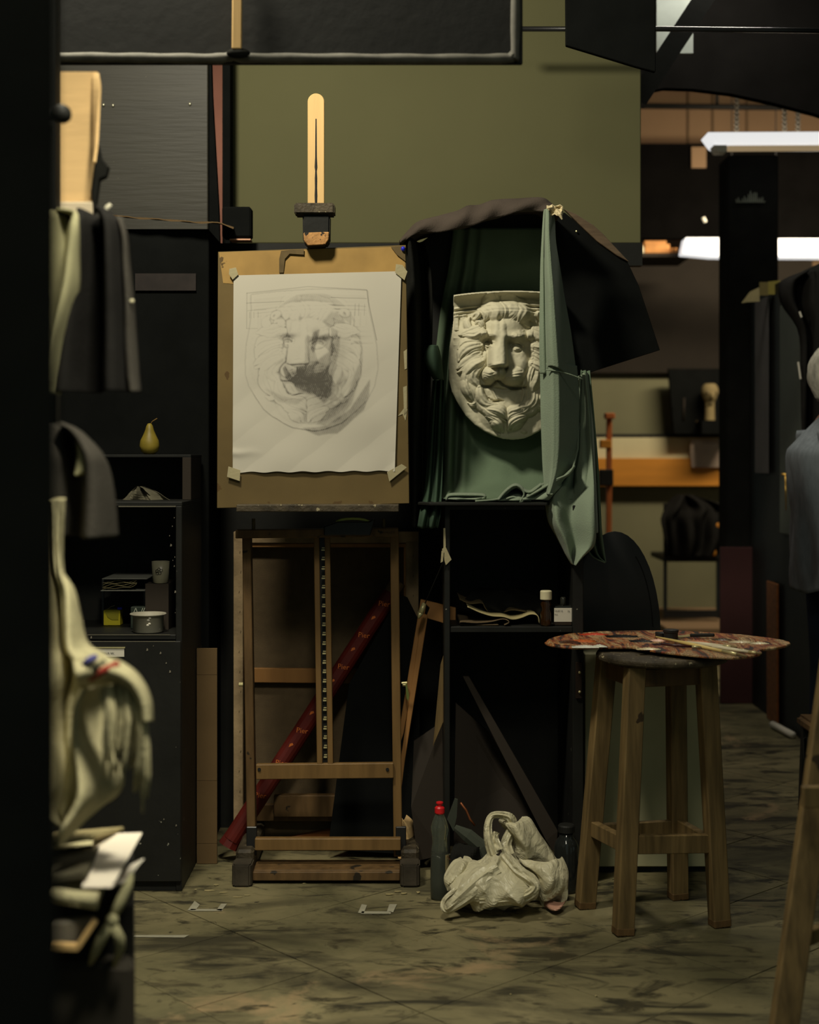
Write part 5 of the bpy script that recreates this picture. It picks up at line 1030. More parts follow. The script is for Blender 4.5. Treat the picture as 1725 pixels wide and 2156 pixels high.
m = M(); m.lathe([(0.020, 0), (0.0225, 0.002), (0.0255, 0.062), (0.0235, 0.062), (0.02, 0.004), (0, 0.004)], cc, 28); m.build('mug', mat('off_white_glaze', (118, 115, 96), rough=0.3), cp, smooth=True)
m = M()
for x, z in ((-0.006, 0.036), (0.0, 0.041), (0.006, 0.038), (0.002, 0.03), (-0.005, 0.03)):
    m.tube([Vector(cc)+Vector((x+0.004*math.cos(q), -0.0256+abs(x)*0.05, z+0.004*math.sin(q))) for q in [k*0.7 for k in range(10)]], 0.0006, 4)
m.build('doodle', dark_ink, cp)
# upper small box with the pear
ub = thing('open_crate', 'black open crate standing on the shelf cabinet', 'crate', (-0.75, 4.2, zT+0.0125))
uz = P(0, 963, 4.1).z; z0 = zT+0.0125
M().box(CX1-0.026, CX1-0.001, 4.10, 4.30, z0, uz).build('side_panel', brown_board, ub, bevel=0.001)
M().box(CX0, CX0+0.014, 4.10, 4.30, z0, uz).build('side_panel', black_worn, ub)
M().box(CX0, CX1-0.001, 4.10, 4.31, uz, uz+0.008).build('top_board', black_worn, ub, bevel=0.001)
M().box(CX0, CX1-0.001, 4.295, 4.305, z0, uz).build('back_panel', black_paint, ub)
m = sheet([(1024, 288, 300, 4.16), (1036, 272, 330, 4.14), (1048, 262, 350, 4.13), (1056, 252, 368, 4.12)], 8, 14, lambda s, t: 0.02*math.sin(s*14+t*3)); m.build('torn_paper', mat('dim_paper', (84, 80, 64), rough=0.85, var=0.2, scale=14), label='torn grey paper scraps inside the open crate', cat='paper', solid=0.001)
pr = thing('pear', 'yellow green pear with a curved stem on the black crate', 'pear', (P(316, 0, 4.2).x, 4.2, uz+0.008)); s_ = 4.2/KF
m = M(); m.lathe([(0.001, 0), (10*s_, 0.5*s_), (18*s_, 7*s_), (21*s_, 18*s_), (19*s_, 30*s_), (13*s_, 42*s_), (9*s_, 52*s_), (7*s_, 60*s_), (4*s_, 65*s_), (0.001, 66*s_)], (P(315, 0, 4.2).x, 4.2, uz+0.0082), 24); m.build('flesh', pear_skin, pr, smooth=True)
zz = uz+0.0082; x0 = P(317, 0, 4.2).x; m = M(); m.tube([(x0, 4.2, zz+64*s_), (x0+4*s_, 4.2, zz+70*s_), (x0+14*s_, 4.2, zz+76*s_)], [0.0018, 0.0014, 0.0018], 7); m.build('stem', mat('pear_stem', (110, 84, 40), rough=0.8), pr, smooth=True)
cs = thing('cardboard_strip', 'tall strip of brown cardboard standing beside the shelf cabinet', 'cardboard', (-0.596, 4.19, 0))
for z0_, z1_ in ((0.001, 0.06), (0.061, 0.245), (0.246, 0.556), (0.557, 0.634)):
    M().box(-0.6255, P(457, 0, 4.19).x, 4.19, 4.2, z0_, z1_).build('panel', cardboard_dark, cs)

# ================================================================ foreground at the left, out of focus
rk = thing('coat_rack', 'black upright rack with pegs behind the dark pillar', 'coat rack', P(80, 2200, 2.42))
M().box(P(40, 0, 2.5).x, P(112, 0, 2.5).x, 2.52, 2.56, 0, 2.15).build('post', black_paint, rk, bevel=0.004)
m = M(); m.tube([P(108, 241, 2.5), P(112, 241, 2.34)], [0.008, 0.010], 10); m.ball(P(131, 240, 2.33), 0.0155, 0.018, 0.0155, 14, 10); m.tube([P(105, 241, 2.5), P(128, 240, 2.34)], 0.009, 8); m.build('peg', black_paint, rk, smooth=True)
cbx = thing('cardboard_sheet', 'upright ochre cardboard panel with a torn curling edge', 'cardboard', P(160, 440, 2.62))
m = sheet([(152, 60, 205, 2.62), (250, 60, 206, 2.62), (350, 60, 204, 2.62), (436, 60, 198, 2.62)], 14, 14, lambda s, t: 0.0); m.build('panel', cardboard, cbx, solid=0.006)
m = sheet([(156, 196, 209, 2.612), (185, 197, 213, 2.605), (230, 197, 212, 2.600), (270, 198, 211, 2.592), (310, 197, 209, 2.580), (345, 199, 204, 2.570)], 24, 8, lambda s, t: -0.02*s*math.sin(t*2)); m.build('torn_edge', cardboard, cbx, solid=0.005)
M().box(P(60, 0, 2.6).x, P(196, 0, 2.6).x, 2.60, 2.615, P(0, 462, 2.6).z, P(0, 424, 2.6).z).build('white_ledge', mat('whitish_trim', (206, 190, 160), rough=0.7), cbx, bevel=0.003)
m = M(); m.prism([P(205, 300, 2.6), P(212, 330, 2.6), P(228, 350, 2.6), P(222, 372, 2.6), P(208, 378, 2.6), P(200, 440, 2.6), P(196, 455, 2.6), P(192, 400, 2.6)], (0, 0.02, 0)); m.build('dark_ribbon', black_cloth, label='dark ribbon hanging at the edge of the cardboard panel', cat='ribbon', bevel=0.003)
m = M(); m.tube([P(234, 430, 2.55), P(226, 437, 2.55), P(222, 444, 2.55), P(228, 450, 2.55), P(240, 456, 2.55)], [0.003, 0.005, 0.004, 0.005, 0.003], 7); m.build('white_ribbon', mat('white_ribbon', (206, 200, 176), rough=0.8), label='small curled white ribbon above the dark coat', cat='ribbon', smooth=True)
hf_ = sheet([(446, 104, 128, 2.40), (452, 90, 168, 2.38), (480, 75, 172, 2.36), (540, 85, 168, 2.36), (600, 90, 164, 2.36), (660, 92, 152, 2.36), (720, 94, 138, 2.36), (780, 96, 130, 2.36), (830, 98, 122, 2.36)], 50, 24, lambda s, t: 0.03*math.cos(s*9+t*5))
hf_.build('pale_scarf', linen_cream, label='pale linen scarf hanging down beside the dark pillar', cat='scarf', smooth=True, solid=0.003)
dc = thing('dark_coat', 'dark coat hanging below the cardboard panel, lit sleeve edge put in as grey', 'coat', P(210, 830, 2.45))
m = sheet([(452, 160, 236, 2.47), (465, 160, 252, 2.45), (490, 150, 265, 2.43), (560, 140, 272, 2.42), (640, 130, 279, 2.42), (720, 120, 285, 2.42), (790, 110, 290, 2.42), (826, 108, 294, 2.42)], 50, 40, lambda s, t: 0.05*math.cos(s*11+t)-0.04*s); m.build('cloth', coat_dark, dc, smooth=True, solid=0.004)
m = sheet([(462, 250, 258, 2.40), (500, 262, 268, 2.385), (560, 262, 274, 2.38), (640, 264, 282, 2.38), (720, 262, 288, 2.38), (790, 266, 293, 2.38), (826, 272, 296, 2.38)], 30, 10, lambda s, t: -0.02*math.sin(s*math.pi)); m.build('sleeve_edge', coat_grey, dc, smooth=True, solid=0.004)  # light along the sleeve put in as a greyer strip of coat
m = M(); m.ball(P(278, 634, 2.36), 0.0035, 0.003, 0.0035, 10, 7); m.build('button', ivory, dc, smooth=True)
gc = thing('grey_coat', 'dark grey coat tail draped lower on the rack', 'coat', P(190, 1130, 2.35))
m = sheet([(893, 90, 150, 2.35), (905, 90, 178, 2.34), (930, 92, 205, 2.33), (960, 95, 226, 2.32), (1000, 95, 238, 2.32), (1060, 95, 245, 2.32), (1130, 95, 248, 2.32)], 40, 34, lambda s, t: 0.04*math.cos(s*9+1+t*2)-0.03*s); m.build('cloth', coat_grey, gc, smooth=True, solid=0.004)
m = sheet([(915, 160, 175, 2.29), (950, 165, 192, 2.285), (985, 160, 202, 2.285), (1000, 158, 170, 2.29)], 16, 12, lambda s, t: -0.012*math.sin(s*math.pi)); m.build('lapel', linen_cream, gc, smooth=True, solid=0.003)
# striped blanket with a fringe
bl_ = thing('fringed_blanket', 'cream wool blanket with red and blue stripes and long fringe', 'blanket', P(180, 1745, 2.2))
m = sheet([(1050, 116, 124, 2.26), (1085, 104, 130, 2.26), (1150, 95, 134, 2.26), (1200, 95, 140, 2.25), (1240, 95, 158, 2.24), (1300, 95, 166, 2.23), (1360, 95, 176, 2.22), (1390, 95, 215, 2.21), (1430, 95, 232, 2.20), (1480, 95, 215, 2.20), (1540, 97, 220, 2.20), (1600, 100, 240, 2.19), (1650, 102, 251, 2.18), (1685, 106, 236, 2.18), (1712, 118, 200, 2.18), (1735, 140, 172, 2.19), (1748, 152, 160, 2.20)], 80, 44, lambda s, t: 0.035*math.cos(s*10+t*4)+0.015*math.sin(s*21+t*14)-0.05*math.sin(s*math.pi)*t); m.build('wool', wool, bl_, smooth=True, solid=0.004)
A = smoothrows([(160, 1420, 60), (195, 1412, 58), (230, 1412, 52), (262, 1424, 44), (286, 1446, 38), (302, 1480, 34), (308, 1520, 26)], 40); rows = []
for i in range(40):
    u, v, w_ = A[i]; u2, v2 = A[min(i+1, 39)][:2]; u1, v1 = A[max(i-1, 0)][:2]; t = np.array([u2-u1, v2-v1]); t = t/np.hypot(*t); nn = np.array([-t[1], t[0]])
    rows.append([P(u+nn[0]*w_*(k/9-0.5), v+nn[1]*w_*(k/9-0.5), 2.12-0.05*math.sin(k/9*math.pi)) for k in range(10)])
M().grid(rows).build('folded_end', wool, bl_, smooth=True, solid=0.004)
for (u0, v0, u1, v1, w_, mt_) in ((178, 1398, 200, 1384, 0.008, wool_blue), (184, 1418, 220, 1396, 0.009, wool_dark), (190, 1428, 248, 1398, 0.009, wool_red)):
    m = M(); m.tube([P(u0, v0, 2.085), P((u0+u1)/2, (v0+v1)/2-2, 2.068), P(u1, v1, 2.085)], w_*0.6, 8); m.build('stripe', mt_, bl_, smooth=True)
fr_ = M()
for k in range(26):
    q = k/25; u, v = smoothrows([(215, 1450), (245, 1442), (272, 1450), (290, 1470), (304, 1510)], 26)[k]
    ln_ = 150+60*rnd.random(); y = 2.09+0.02*rnd.random(); dx = rnd.uniform(-10, 16)*(1-q*0.5)
    fr_.tube([P(u, v, y), P(u+dx*0.3+5, v+ln_*0.35, y-0.01), P(u+dx*0.7+rnd.uniform(-4, 6), v+ln_*0.7, y), P(u+dx+rnd.uniform(-8, 4), v+ln_, y)], [0.004, 0.0036, 0.0032, 0.0015], 6)
fr_.build('fringe', wool, bl_, smooth=True, kind='stuff')
# trolley with books and papers
tv = thing('black_trolley', 'black box trolley at the lower left holding papers', 'trolley', P(200, 2100, 2.3))
zt2 = P(0, 1960, 2.15).z
def wedge(y0, y1, u1, z0, z1): return M().prism([(P(20, 0, y0).x, y0, z0), (P(u1, 0, y0).x, y0, z0), (P(u1-1, 0, y1).x, y1, z0), (P(20, 0, y1).x, y1, z0)], (0, 0, z1-z0))
wedge(2.15, 2.55, 284, 0.0, zt2-0.05).build('body', mat('dark_brown_cloth', (48, 44, 36), rough=0.9), tv, bevel=0.01)
wedge(2.19, 2.54, 282, zt2-0.05, P(0, 1905, 2.2).z).build('inner_tray', black_cloth, tv)
zb2 = P(0, 1905, 2.2).z
def slab(name, pts, y0, y1, th, mt, label, cat, grp=None, tilt=0.0):
    m = M(); m.prism([P(u, v, y) for (u, v, y) in pts], (0, 0, -th)); return m.build(name, mt, label=label, cat=cat, group=grp, bevel=0.002)
slab('paper_stack', [(112, 1885, 2.12), (205, 1900, 2.10), (250, 1772, 2.5), (112, 1766, 2.5)], 0, 0, 0.012, wool, 'cream folder at the bottom of the heap on the trolley', 'folder')
slab('white_sheet', [(172, 1866, 2.08), (236, 1866, 2.07), (300, 1752, 2.42), (200, 1756, 2.42)], 0, 0, 0.003, mat('bright_paper', (236, 226, 206), rough=0.7, var=0.02), 'bright white sheet of paper lying on top of the trolley heap', 'paper')
slab('white_sheet', [(236, 1866, 2.16), (266, 1852, 2.16), (304, 1806, 2.3), (270, 1822, 2.3)], 0, 0, 0.003, paper_white, 'small curled paper corner sticking out right of the white sheet', 'paper')
m = M(); m.tube([P(114, 1884, 2.06), P(160, 1890, 2.05), P(206, 1893, 2.05)], 0.010, 10); m.build('rolled_paper', wool, label='rolled cream paper along the front of the trolley', cat='paper roll', smooth=True)
slab('notebook', [(112, 1772, 2.3), (196, 1758, 2.3), (262, 1740, 2.45), (112, 1752, 2.45)], 0, 0, 0.008, paper_old, 'worn notebook at the back of the trolley heap', 'notebook')
slab('dark_book', [(112, 1842, 2.1), (182, 1834, 2.1), (215, 1775, 2.36), (112, 1790, 2.36)], 0, 0, 0.012, mat('drab_book', (70, 66, 50), rough=0.8), 'drab dark book under the blanket tip', 'book')
m = M(); m.prism([P(110, 2000, 2.12), P(168, 2000, 2.12), P(202, 1942, 2.12), P(196, 1936, 2.12), P(110, 1942, 2.12)], (0, 0.02, 0)); m.build('wood_block', mat('grey_painted_block', (112, 106, 92), rough=0.7), label='grey block with an ochre edge on the trolley front', cat='block', bevel=0.003)
m = M(); m.beam(P(112, 1992, 2.10), P(166, 1994, 2.10), 0.010, 0.012, (0, 0, 1)); m.beam(P(164, 1994, 2.10), P(201, 1938, 2.10), 0.009, 0.012, (0, 0, 1)); m.build('ochre_batten', ochre, label='ochre bent batten edging the grey block', cat='wood strip', bevel=0.001)
rp = thing('knotted_strap', 'pale knotted strap hanging down the front of the trolley', 'strap', P(235, 1950, 2.1))
m = M(); m.ball(P(236, 1938, 2.11), 0.010, 0.008, 0.010, 12, 8); m.build('knot', linen_cream, rp, smooth=True)
for pts in (((240, 1925, 2.12), (256, 1895, 2.13), (270, 1865, 2.13), (278, 1840, 2.14)), ((230, 1948, 2.11), (214, 1975, 2.11), (200, 2005, 2.12), (190, 2030, 2.13)), ((240, 1950, 2.11), (252, 1975, 2.11), (254, 1995, 2.12), (240, 2035, 2.13))):
    m = M(); m.tube([P(*p) for p in pts], [0.007, 0.0085, 0.007, 0.003], 8); m.build('strand', linen_cream, rp, smooth=True)

# ================================================================ overhead: black valance, stick, hanging board
vp = thing('black_valance', 'black cloth valance with a rolled hem hanging across the top', 'valance', P(500, 120, 3.1))
m = M(); m.box(P(-200, 0, 3.1).x, P(1101, 0, 3.1).x, 3.1, 3.115, P(0, 134, 3.1).z, P(0, -120, 3.1).z); m.build('panel', mat('valance_cloth', (42, 42, 40), rough=0.9, var=0.1, scale=6, bump=0.2), vp, bevel=0.002)
m = M(); A = smoothrows([(-200, 124), (120, 121), (300, 122), (450, 123), (492, 118), (520, 122), (700, 123), (900, 124), (1060, 123), (1078, 117), (1085, 105), (1086, -120)], 90)
m.tube([P(u, v, 3.094+0.002*math.sin(u*0.05)) for u, v in A], [0.0105+0.0008*math.sin(i*1.3) for i in range(90)], 10); m.build('rolled_hem', mat('lit_valance_hem', (92, 90, 82), rough=0.75, var=0.2, scale=30), vp, smooth=True)  # highlight along the hem put into a paler cloth colour
sk_ = thing('wooden_stick', 'pale wooden stick tied to the valance, going up out of view', 'stick', P(500, 104, 3.07))
m = M(); m.beam(P(499, 104, 3.07), P(501, -120, 3.07), 0.021, 0.012); m.build('wood', ochre, sk_, bevel=0.002)
m = M(); m.ball(P(502, 112, 3.075), 0.026, 0.012, 0.011, 14, 8); m.build('tape_binding', black_cloth, sk_, smooth=True)
m = M(); m.prism([P(1191, -60, 4.2), P(1381, -60, 4.2), P(1381, 151, 4.2), P(1340, 140, 4.2), P(1192, 95, 4.2)], (0, 0.02, 0)); m.build('hanging_board', velvet, label='black board with a slanted lower edge hanging at the top right', cat='board', bevel=0.002)
m = M(); m.box(P(1383, 0, 5.6).x, P(1460, 0, 5.6).x, 5.6, 5.62, P(0, 112, 5.6).z, P(0, -40, 5.6).z); m.build('grey_sheet', mat('light_grey_panel', (150, 156, 150), rough=0.7), label='light grey panel glimpsed beside the hanging black board', cat='panel')

# ================================================================ far room on the right
lampa = thing('ceiling_lamp', 'white fluorescent lamp on chains, nearest of the three', 'lamp', P(1620, 300, 6.6), 'fluorescent lamps of the far room')
m = M(); m.prism([P(1490, 278, 6.6), P(1900, 276, 6.6), P(1900, 303, 6.6), P(1512, 304, 6.6), P(1506, 300, 6.6)], (0, 0.16, 0)); m.build('reflector', lamp_white, lampa, bevel=0.004)  # reflected brightness put in as a glow of the reflector
m = M(); m.prism([P(1502, 305, 6.54), P(1532, 305, 6.54), P(1532, 320, 6.54), P(1509, 320, 6.54)], (0, 0.08, 0)); m.build('end_cap', lamp_body, lampa, bevel=0.004)
m = M(); m.tube([P(1532, 313, 6.56), P(1900, 311, 6.56)], 0.014, 12); m.build('tube', tube_glass, lampa, smooth=True)  # faint glow added to brighten the unlit tube
for u, v0 in ((1551, 200), (1652, 225), (1680, 232)):
    m = M()
    for k in range(int((278-v0)/5)):
        c = P(u+(k % 2)*0.6, 276-k*5, 6.68); r = 0.010
        m.tube([c+Vector((r*math.cos(q)*(1 if k % 2 else 0.35), r*math.cos(q)*(0.35 if k % 2 else 1), 0.009*math.sin(q))) for q in [j*math.pi/4 for j in range(9)]], 0.0042, 5, caps=False)
    m.tube([P(u, v0, 6.68), P(u, v0-220, 6.68)], 0.003, 5); m.build('chain', chain_metal, lampa, smooth=True)
for lab_, q in (('white panel lamp left of the dark pillar in the far room', [(1444, 500), (1545, 500), (1545, 541), (1500, 540), (1437, 534)]), ('white panel lamp right of the dark pillar in the far room', [(1630, 502), (1900, 502), (1900, 542), (1640, 541), (1631, 520)])):
    t = thing('panel_lamp', lab_, 'lamp', P(q[0][0], 540, 8.3), 'fluorescent lamps of the far room')
    m = M(); m.prism([P(u, v, 8.3) for u, v in q], (0, 0.12, 0)); m.build('diffuser', lamp_white, t, bevel=0.004)
    uu = 1541 if q[0][0] < 1500 else 1634
    M().beam(P(uu, 500, 8.35), Vector((P(uu, 0, 8.35).x, 8.35, 3.75)), 0.005, 0.005).build('hanger', black_metal, t)
# pipe, seams and frame on the upper tan wall
m = M(); m.tube([P(1262, 222, 8.9), P(1800, 228, 8.9)], 0.018, 10); m.build('trim_12', black_paint, kind='structure', smooth=True)
m = M(); m.beam(P(1510, 165, 8.95), P(1510, 222, 8.95), 0.018, 0.02); m.build('trim_13', black_paint, kind='structure')
for k, u in enumerate((1448, 1500, 1572)): M().box(P(u, 0, 9.29).x, P(u, 0, 9.29).x+0.012, 9.285, 9.30, 2.9, 3.75).build('trim_%d' % (14+k), mat('tan_seam', (110, 90, 66), rough=0.85), kind='structure')
M().box(P(1456, 0, 8.84).x, P(1487, 0, 8.84).x, 8.83, 8.85, P(0, 354, 8.84).z, P(0, 310, 8.84).z).build('small_panel', tan_wall, label='small tan square panel on the dark far wall', cat='panel')
m = M(); m.tube([P(1481, 458, 8.3), P(1486, 468, 8.3)], 0.011, 8); m.build('pale_bulb', lamp_body, label='small pale bulb hanging above the left panel lamp', cat='bulb')
# warm things on a shelf just under the lamps
sh_ = M().box(P(1262, 0, 8.6).x, P(1445, 0, 8.6).x, 8.45, 8.86, P(0, 548, 8.6).z, P(0, 540, 8.6).z).build('high_shelf', brown_board, label='high brown shelf left of the panel lamps', cat='shelf')
for nm, u0, u1, v0, col, lab_ in (('orange_parcel', 1352, 1412, 506, (200, 140, 80), 'orange parcel lying on the high shelf'), ('orange_tin', 1414, 1428, 514, (196, 132, 70), 'small orange tin at the end of the high shelf')):
    M().box(P(u0, 0, 8.5).x, P(u1, 0, 8.5).x, 8.5, 8.62, P(0, 540, 8.5).z, P(0, v0, 8.5).z).build(nm, mat(nm, col, rough=0.7, var=0.3, scale=9), label=lab_, cat='box', bevel=0.02, seg=2)
m = M(); m.lathe([(0.03, 0), (0.035, 0.01), (0.035, 0.05), (0.02, 0.07)], P(1345, 540, 8.5), 14); m.build('glass_jar', mat('pale_jar', (190, 180, 150), rough=0.3), label='small pale jar on the high shelf', cat='jar', smooth=True)
# bench rail: dark ledge, white strip, orange board
M().box(P(1255, 0, 9.1).x, P(1560, 0, 9.1).x, 9.2, 9.25, P(0, 921, 9.2).z, P(0, 914, 9.2).z).build('wall_ledge', black_paint, label='thin dark ledge along the far wall', cat='ledge')
M().box(P(1255, 0, 9.2).x, P(1560, 0, 9.2).x, 9.2, 9.25, P(0, 968, 9.2).z, P(0, 920, 9.2).z).build('white_band', mat('cream_band', (206, 196, 156), rough=0.8, var=0.08), label='cream band on the far wall between ledge and orange board', cat='panel')
M().box(P(1255, 0, 9.1).x, P(1560, 0, 9.1).x, 9.15, 9.2, P(0, 1024, 9.15).z, P(0, 965, 9.15).z).build('bench_board', orange_wood, label='orange wooden board along the far wall', cat='board', bevel=0.004)
m = sheet([(926, 1456, 1526, 9.12), (950, 1455, 1525, 9.12), (984, 1457, 1522, 9.12)], 10, 10, lambda s, t: 0.01*math.sin(5*s+3*t)); m.build('pinned_paper', paper_pink, label='blush paper sheet hanging over the orange board', cat='paper', solid=0.002)
# plaster head in a dark niche
nb = thing('dark_niche', 'dark niche board holding the plaster head on the far wall', 'niche', P(1470, 914, 9.0))
m = M(); m.prism([P(1408, 776, 9.05), P(1560, 776, 9.05), P(1560, 913, 9.05), P(1420, 913, 9.05)], (0, 0.04, 0)); m.build('back', velvet, nb)
M().box(P(1470, 0, 9.0).x, P(1540, 0, 9.0).x, 8.88, 9.05, P(0, 914, 9.0).z, P(0, 886.5, 8.95).z).build('ledge', velvet, nb)
hd = thing('plaster_head', 'plaster head with a long neck in front of the dark niche', 'sculpture', P(1494, 884, 8.95)); c = P(1495, 832, 8.95); s_ = 8.95/KF
m = M(); A = []
for i in range(19):
    q = i/18; z = 50*q-26
    r = 19*math.sqrt(max(0.0, 1-((z-8)/19.5)**2)) if z > 6 else (11+8.5*max(0, (z+14)/20)**0.8 if z > -14 else 10.5)
    A.append([c+Vector((r*s_*math.cos(2*math.pi*k/24)*0.95, r*s_*math.sin(2*math.pi*k/24)*1.15 - (0.01 if (z > -14 and math.sin(2*math.pi*k/24) < -0.9 and z < 4) else 0), z*s_)) for k in range(24)])
base = [c+Vector((11*s_*math.cos(2*math.pi*k/24), 11*s_*math.sin(2*math.pi*k/24), -53*s_)) for k in range(24)]
A = [base]+A; m.grid(A, wrap=True); m.build('head', mat('aged_plaster', (140, 124, 86), rough=0.8), hd, smooth=True)
m = M(); m.tube([c+Vector((0, -0.066, 0.02)), c+Vector((0, -0.082, -0.015)), c+Vector((0, -0.066, -0.022))], [0.006, 0.011, 0.006], 8); m.build('nose', mat('aged_plaster', (140, 124, 86)), hd, smooth=True)
m = M(); m.ball(c+Vector((-0.022, -0.056, 0.016)), 0.012, 0.008, 0.007, 10, 6); m.ball(c+Vector((0.022, -0.056, 0.016)), 0.012, 0.008, 0.007, 10, 6); m.build('eye_hollow', mat('shaded_plaster', (120, 108, 80), rough=0.8), hd, smooth=True)  # shade of the eyes and mouth put into a darker plaster colour
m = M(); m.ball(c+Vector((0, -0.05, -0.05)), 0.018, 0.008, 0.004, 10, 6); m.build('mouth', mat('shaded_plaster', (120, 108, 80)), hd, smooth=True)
for k, (u0, v0, u1, v1, lab_) in enumerate(((1467, 886, 1481, 911, 'pale brush leaning left below the plaster head'), (1526, 872, 1517, 900, 'pale brush leaning right below the plaster head'), (1524, 830, 1528, 850, 'short pale brush high at the right of the plaster head'), (1441, 838, 1440, 885, 'dark thin brush upright left of the plaster head'))):
    m = M(); m.tube([P(u0, v0, 9.045), P(u1, v1, 9.045)], 0.0065, 7); m.build('leaning_brush', pine if k < 3 else brown_board, label=lab_, cat='brush', smooth=True)
# thin easel in front of the far wall
te = thing('slim_easel', 'slim reddish wooden easel post standing in the far room', 'easel', P(1282, 1400, 8.0))
M().beam(P(1281, 1410, 8.0), P(1283, 872, 8.0), 0.030, 0.03).build('post', mat('reddish_pine', (170, 96, 50), rough=0.6), te, bevel=0.003)
M().box(P(1274, 0, 7.98).x, P(1294, 0, 7.98).x, 7.95, 8.03, P(0, 882, 8).z, P(0, 870, 8).z).build('head', mat('reddish_pine', (170, 96, 50)), te, bevel=0.004)
M().box(P(1264, 0, 7.96).x, P(1288, 0, 7.96).x, 7.95, 8.0, P(0, 944, 8).z, P(0, 926, 8).z).build('clamp', orange_wood, te, bevel=0.004)
M().box(P(1262, 0, 7.96).x, P(1291, 0, 7.96).x, 7.94, 8.0, P(0, 1022, 8).z, P(0, 988, 8).z).build('tray', black_paint, te, bevel=0.004)
# chair with a dark jacket
ch = thing('metal_chair', 'black metal framed chair near the far wall', 'chair', P(1455, 1300, 8.6))
for u in (1401, 1512):
    M().beam(P(u, 1302, 8.5), P(u, 1060, 8.62), 0.02, 0.02).build('leg', black_metal, ch, bevel=0.002)
    M().beam(P(u, 1300, 8.95), P(u, 1180, 8.95), 0.02, 0.02).build('leg', black_metal, ch, bevel=0.002)
M().box(P(1398, 0, 8.5).x, P(1516, 0, 8.5).x, 8.5, 8.96, P(0, 1183, 8.5).z, P(0, 1172, 8.5).z).build('seat', black_paint, ch, bevel=0.004)
M().box(P(1398, 0, 8.5).x, P(1516, 0, 8.5).x, 8.49, 8.52, P(0, 1300, 8.5).z, P(0, 1285, 8.5).z).build('rung', black_metal, ch)
M().box(P(1400, 0, 8.6).x, P(1514, 0, 8.6).x, 8.60, 8.63, P(0, 1110, 8.6).z, P(0, 1060, 8.6).z).build('backrest', black_paint, ch)
m = sheet([(1042, 1428, 1452, 8.56), (1056, 1412, 1500, 8.52), (1072, 1400, 1530, 8.48), (1090, 1390, 1532, 8.45), (1115, 1394, 1530, 8.44), (1145, 1400, 1524, 8.44), (1172, 1402, 1512, 8.45)], 30, 36, lambda s, t: 0.05*math.cos(s*14+t*5)+0.02*math.sin(31*s)-0.05*math.sin(s*math.pi))
jk = m.build('dark_jacket', coat_dark, label='dark jacket thrown over the metal chair', cat='jacket', smooth=True, solid=0.01)
for k, (u, v) in enumerate(((1512, 1108), (1508, 1140), (1504, 1164))):
    m = M(); m.ball(P(u, v, 8.4), 0.014, 0.01, 0.02, 8, 6); m.build('orange_lining', orange_wood, jk)
# dark pillar: bunch of pale bristles near its top
bb = thing('bristle_bunch', 'row of pale bristle tips fixed on the dark pillar', 'brushes', P(1580, 425, 6.98))
for k in range(15):
    u = 1552+k*4.1; h_ = 6+16*math.exp(-((k-8)/3.2)**2)+4*math.sin(k*2.1); x = (k-7)*0.5
    m = M(); m.tube([P(u, 426, 6.98), P(u+x*0.4, 426-h_, 6.97)], [0.004, 0.002], 6); m.build('bristle', mat('pale_bristle', (150, 156, 140), rough=0.7), bb)
# maroon panel, boards and coat at the right
M().box(P(1518, 0, 6.9).x, P(1601, 0, 6.9).x, 6.9, 6.93, 0, P(0, 1152, 6.9).z).build('maroon_panel', maroon, label='dark maroon panel standing below the dark pillar', cat='panel', bevel=0.003)
M().box(P(1590, 0, 6.76).x, 1.64, 6.5, 6.76, P(0, 996, 6.6).z, P(0, 628, 6.6).z).build('grey_plank', grey_board, label='grey board hanging at the end of the black side wall', cat='board', bevel=0.003)
M().box(1.632, 1.645, 5.92, 6.28, 0.86, 1.86).build('green_grey_plank', green_grey_board, label='tall green grey board against the black side wall', cat='board', bevel=0.003)
M().box(1.634, 1.645, 6.34, 6.52, 0.0, 0.63).build('brown_plank', mat('brown_plank', (120, 84, 44), rough=0.6), label='brown plank standing at the foot of the side wall', cat='board', bevel=0.003)
m = sheet([(572, 1692, 1709, 5.85), (585, 1660, 1712, 5.85), (600, 1645, 1716, 5.85), (640, 1648, 1722, 5.85), (700, 1682, 1730, 5.85), (800, 1684, 1740, 5.85), (900, 1684, 1745, 5.85), (1000, 1688, 1745, 5.85)], 30, 20, lambda s, t: 0.04*math.cos(s*9+t*3)); m.build('black_coat', coat_dark, label='black coat hanging on the side wall behind the person', cat='coat', smooth=True, solid=0.006)
for q, mt_, lab_ in (([(1562, 638), (1580, 614), (1599, 605), (1600, 635), (1575, 636)], paper_old, 'pale folded paper stuck at the left of the boards'), ([(1600, 594), (1618, 594), (1618, 622), (1600, 622)], mat('drab_card', (110, 98, 56), rough=0.7), 'drab card stuck on the boards next to the pale paper'), ([(1618, 593), (1644, 590), (1638, 620), (1618, 620)], mat('olive_note', (140, 128, 60), rough=0.7), 'olive card stuck on the boards under the coat')):
    m = M(); m.prism([P(u, v, 6.47) for u, v in q], (0, 0.006, 0)); m.build('stuck_card', mt_, label=lab_, cat='card')
for (u0, v0, u1, v1, lab_) in ((1651, 630, 1658, 644, 'pale chip of tape uppermost on the green grey board'), (1684, 656, 1688, 668, 'pale chip of tape beside the black coat'), (1681, 762, 1686, 798, 'long pale strip of tape on the black coat')):
    m = M(); yq = 6.16 if u0 < 1660 else 5.79; m.beam(P(u0, v0, yq), P(u1, v1, yq), 0.007, 0.003); m.build('tape_chip', paper_white, label=lab_, cat='tape')
ml = thing('brass_hook', 'brass hook bar with a thin rod hanging on the side wall', 'hook', P(1656, 1075, 6.17))
m = M(); m.tube([P(1646, 998, 6.17), P(1659, 1000, 6.17), P(1672, 997, 6.17)], [0.006, 0.004, 0.006], 8); m.build('bar', brass, ml, smooth=True)
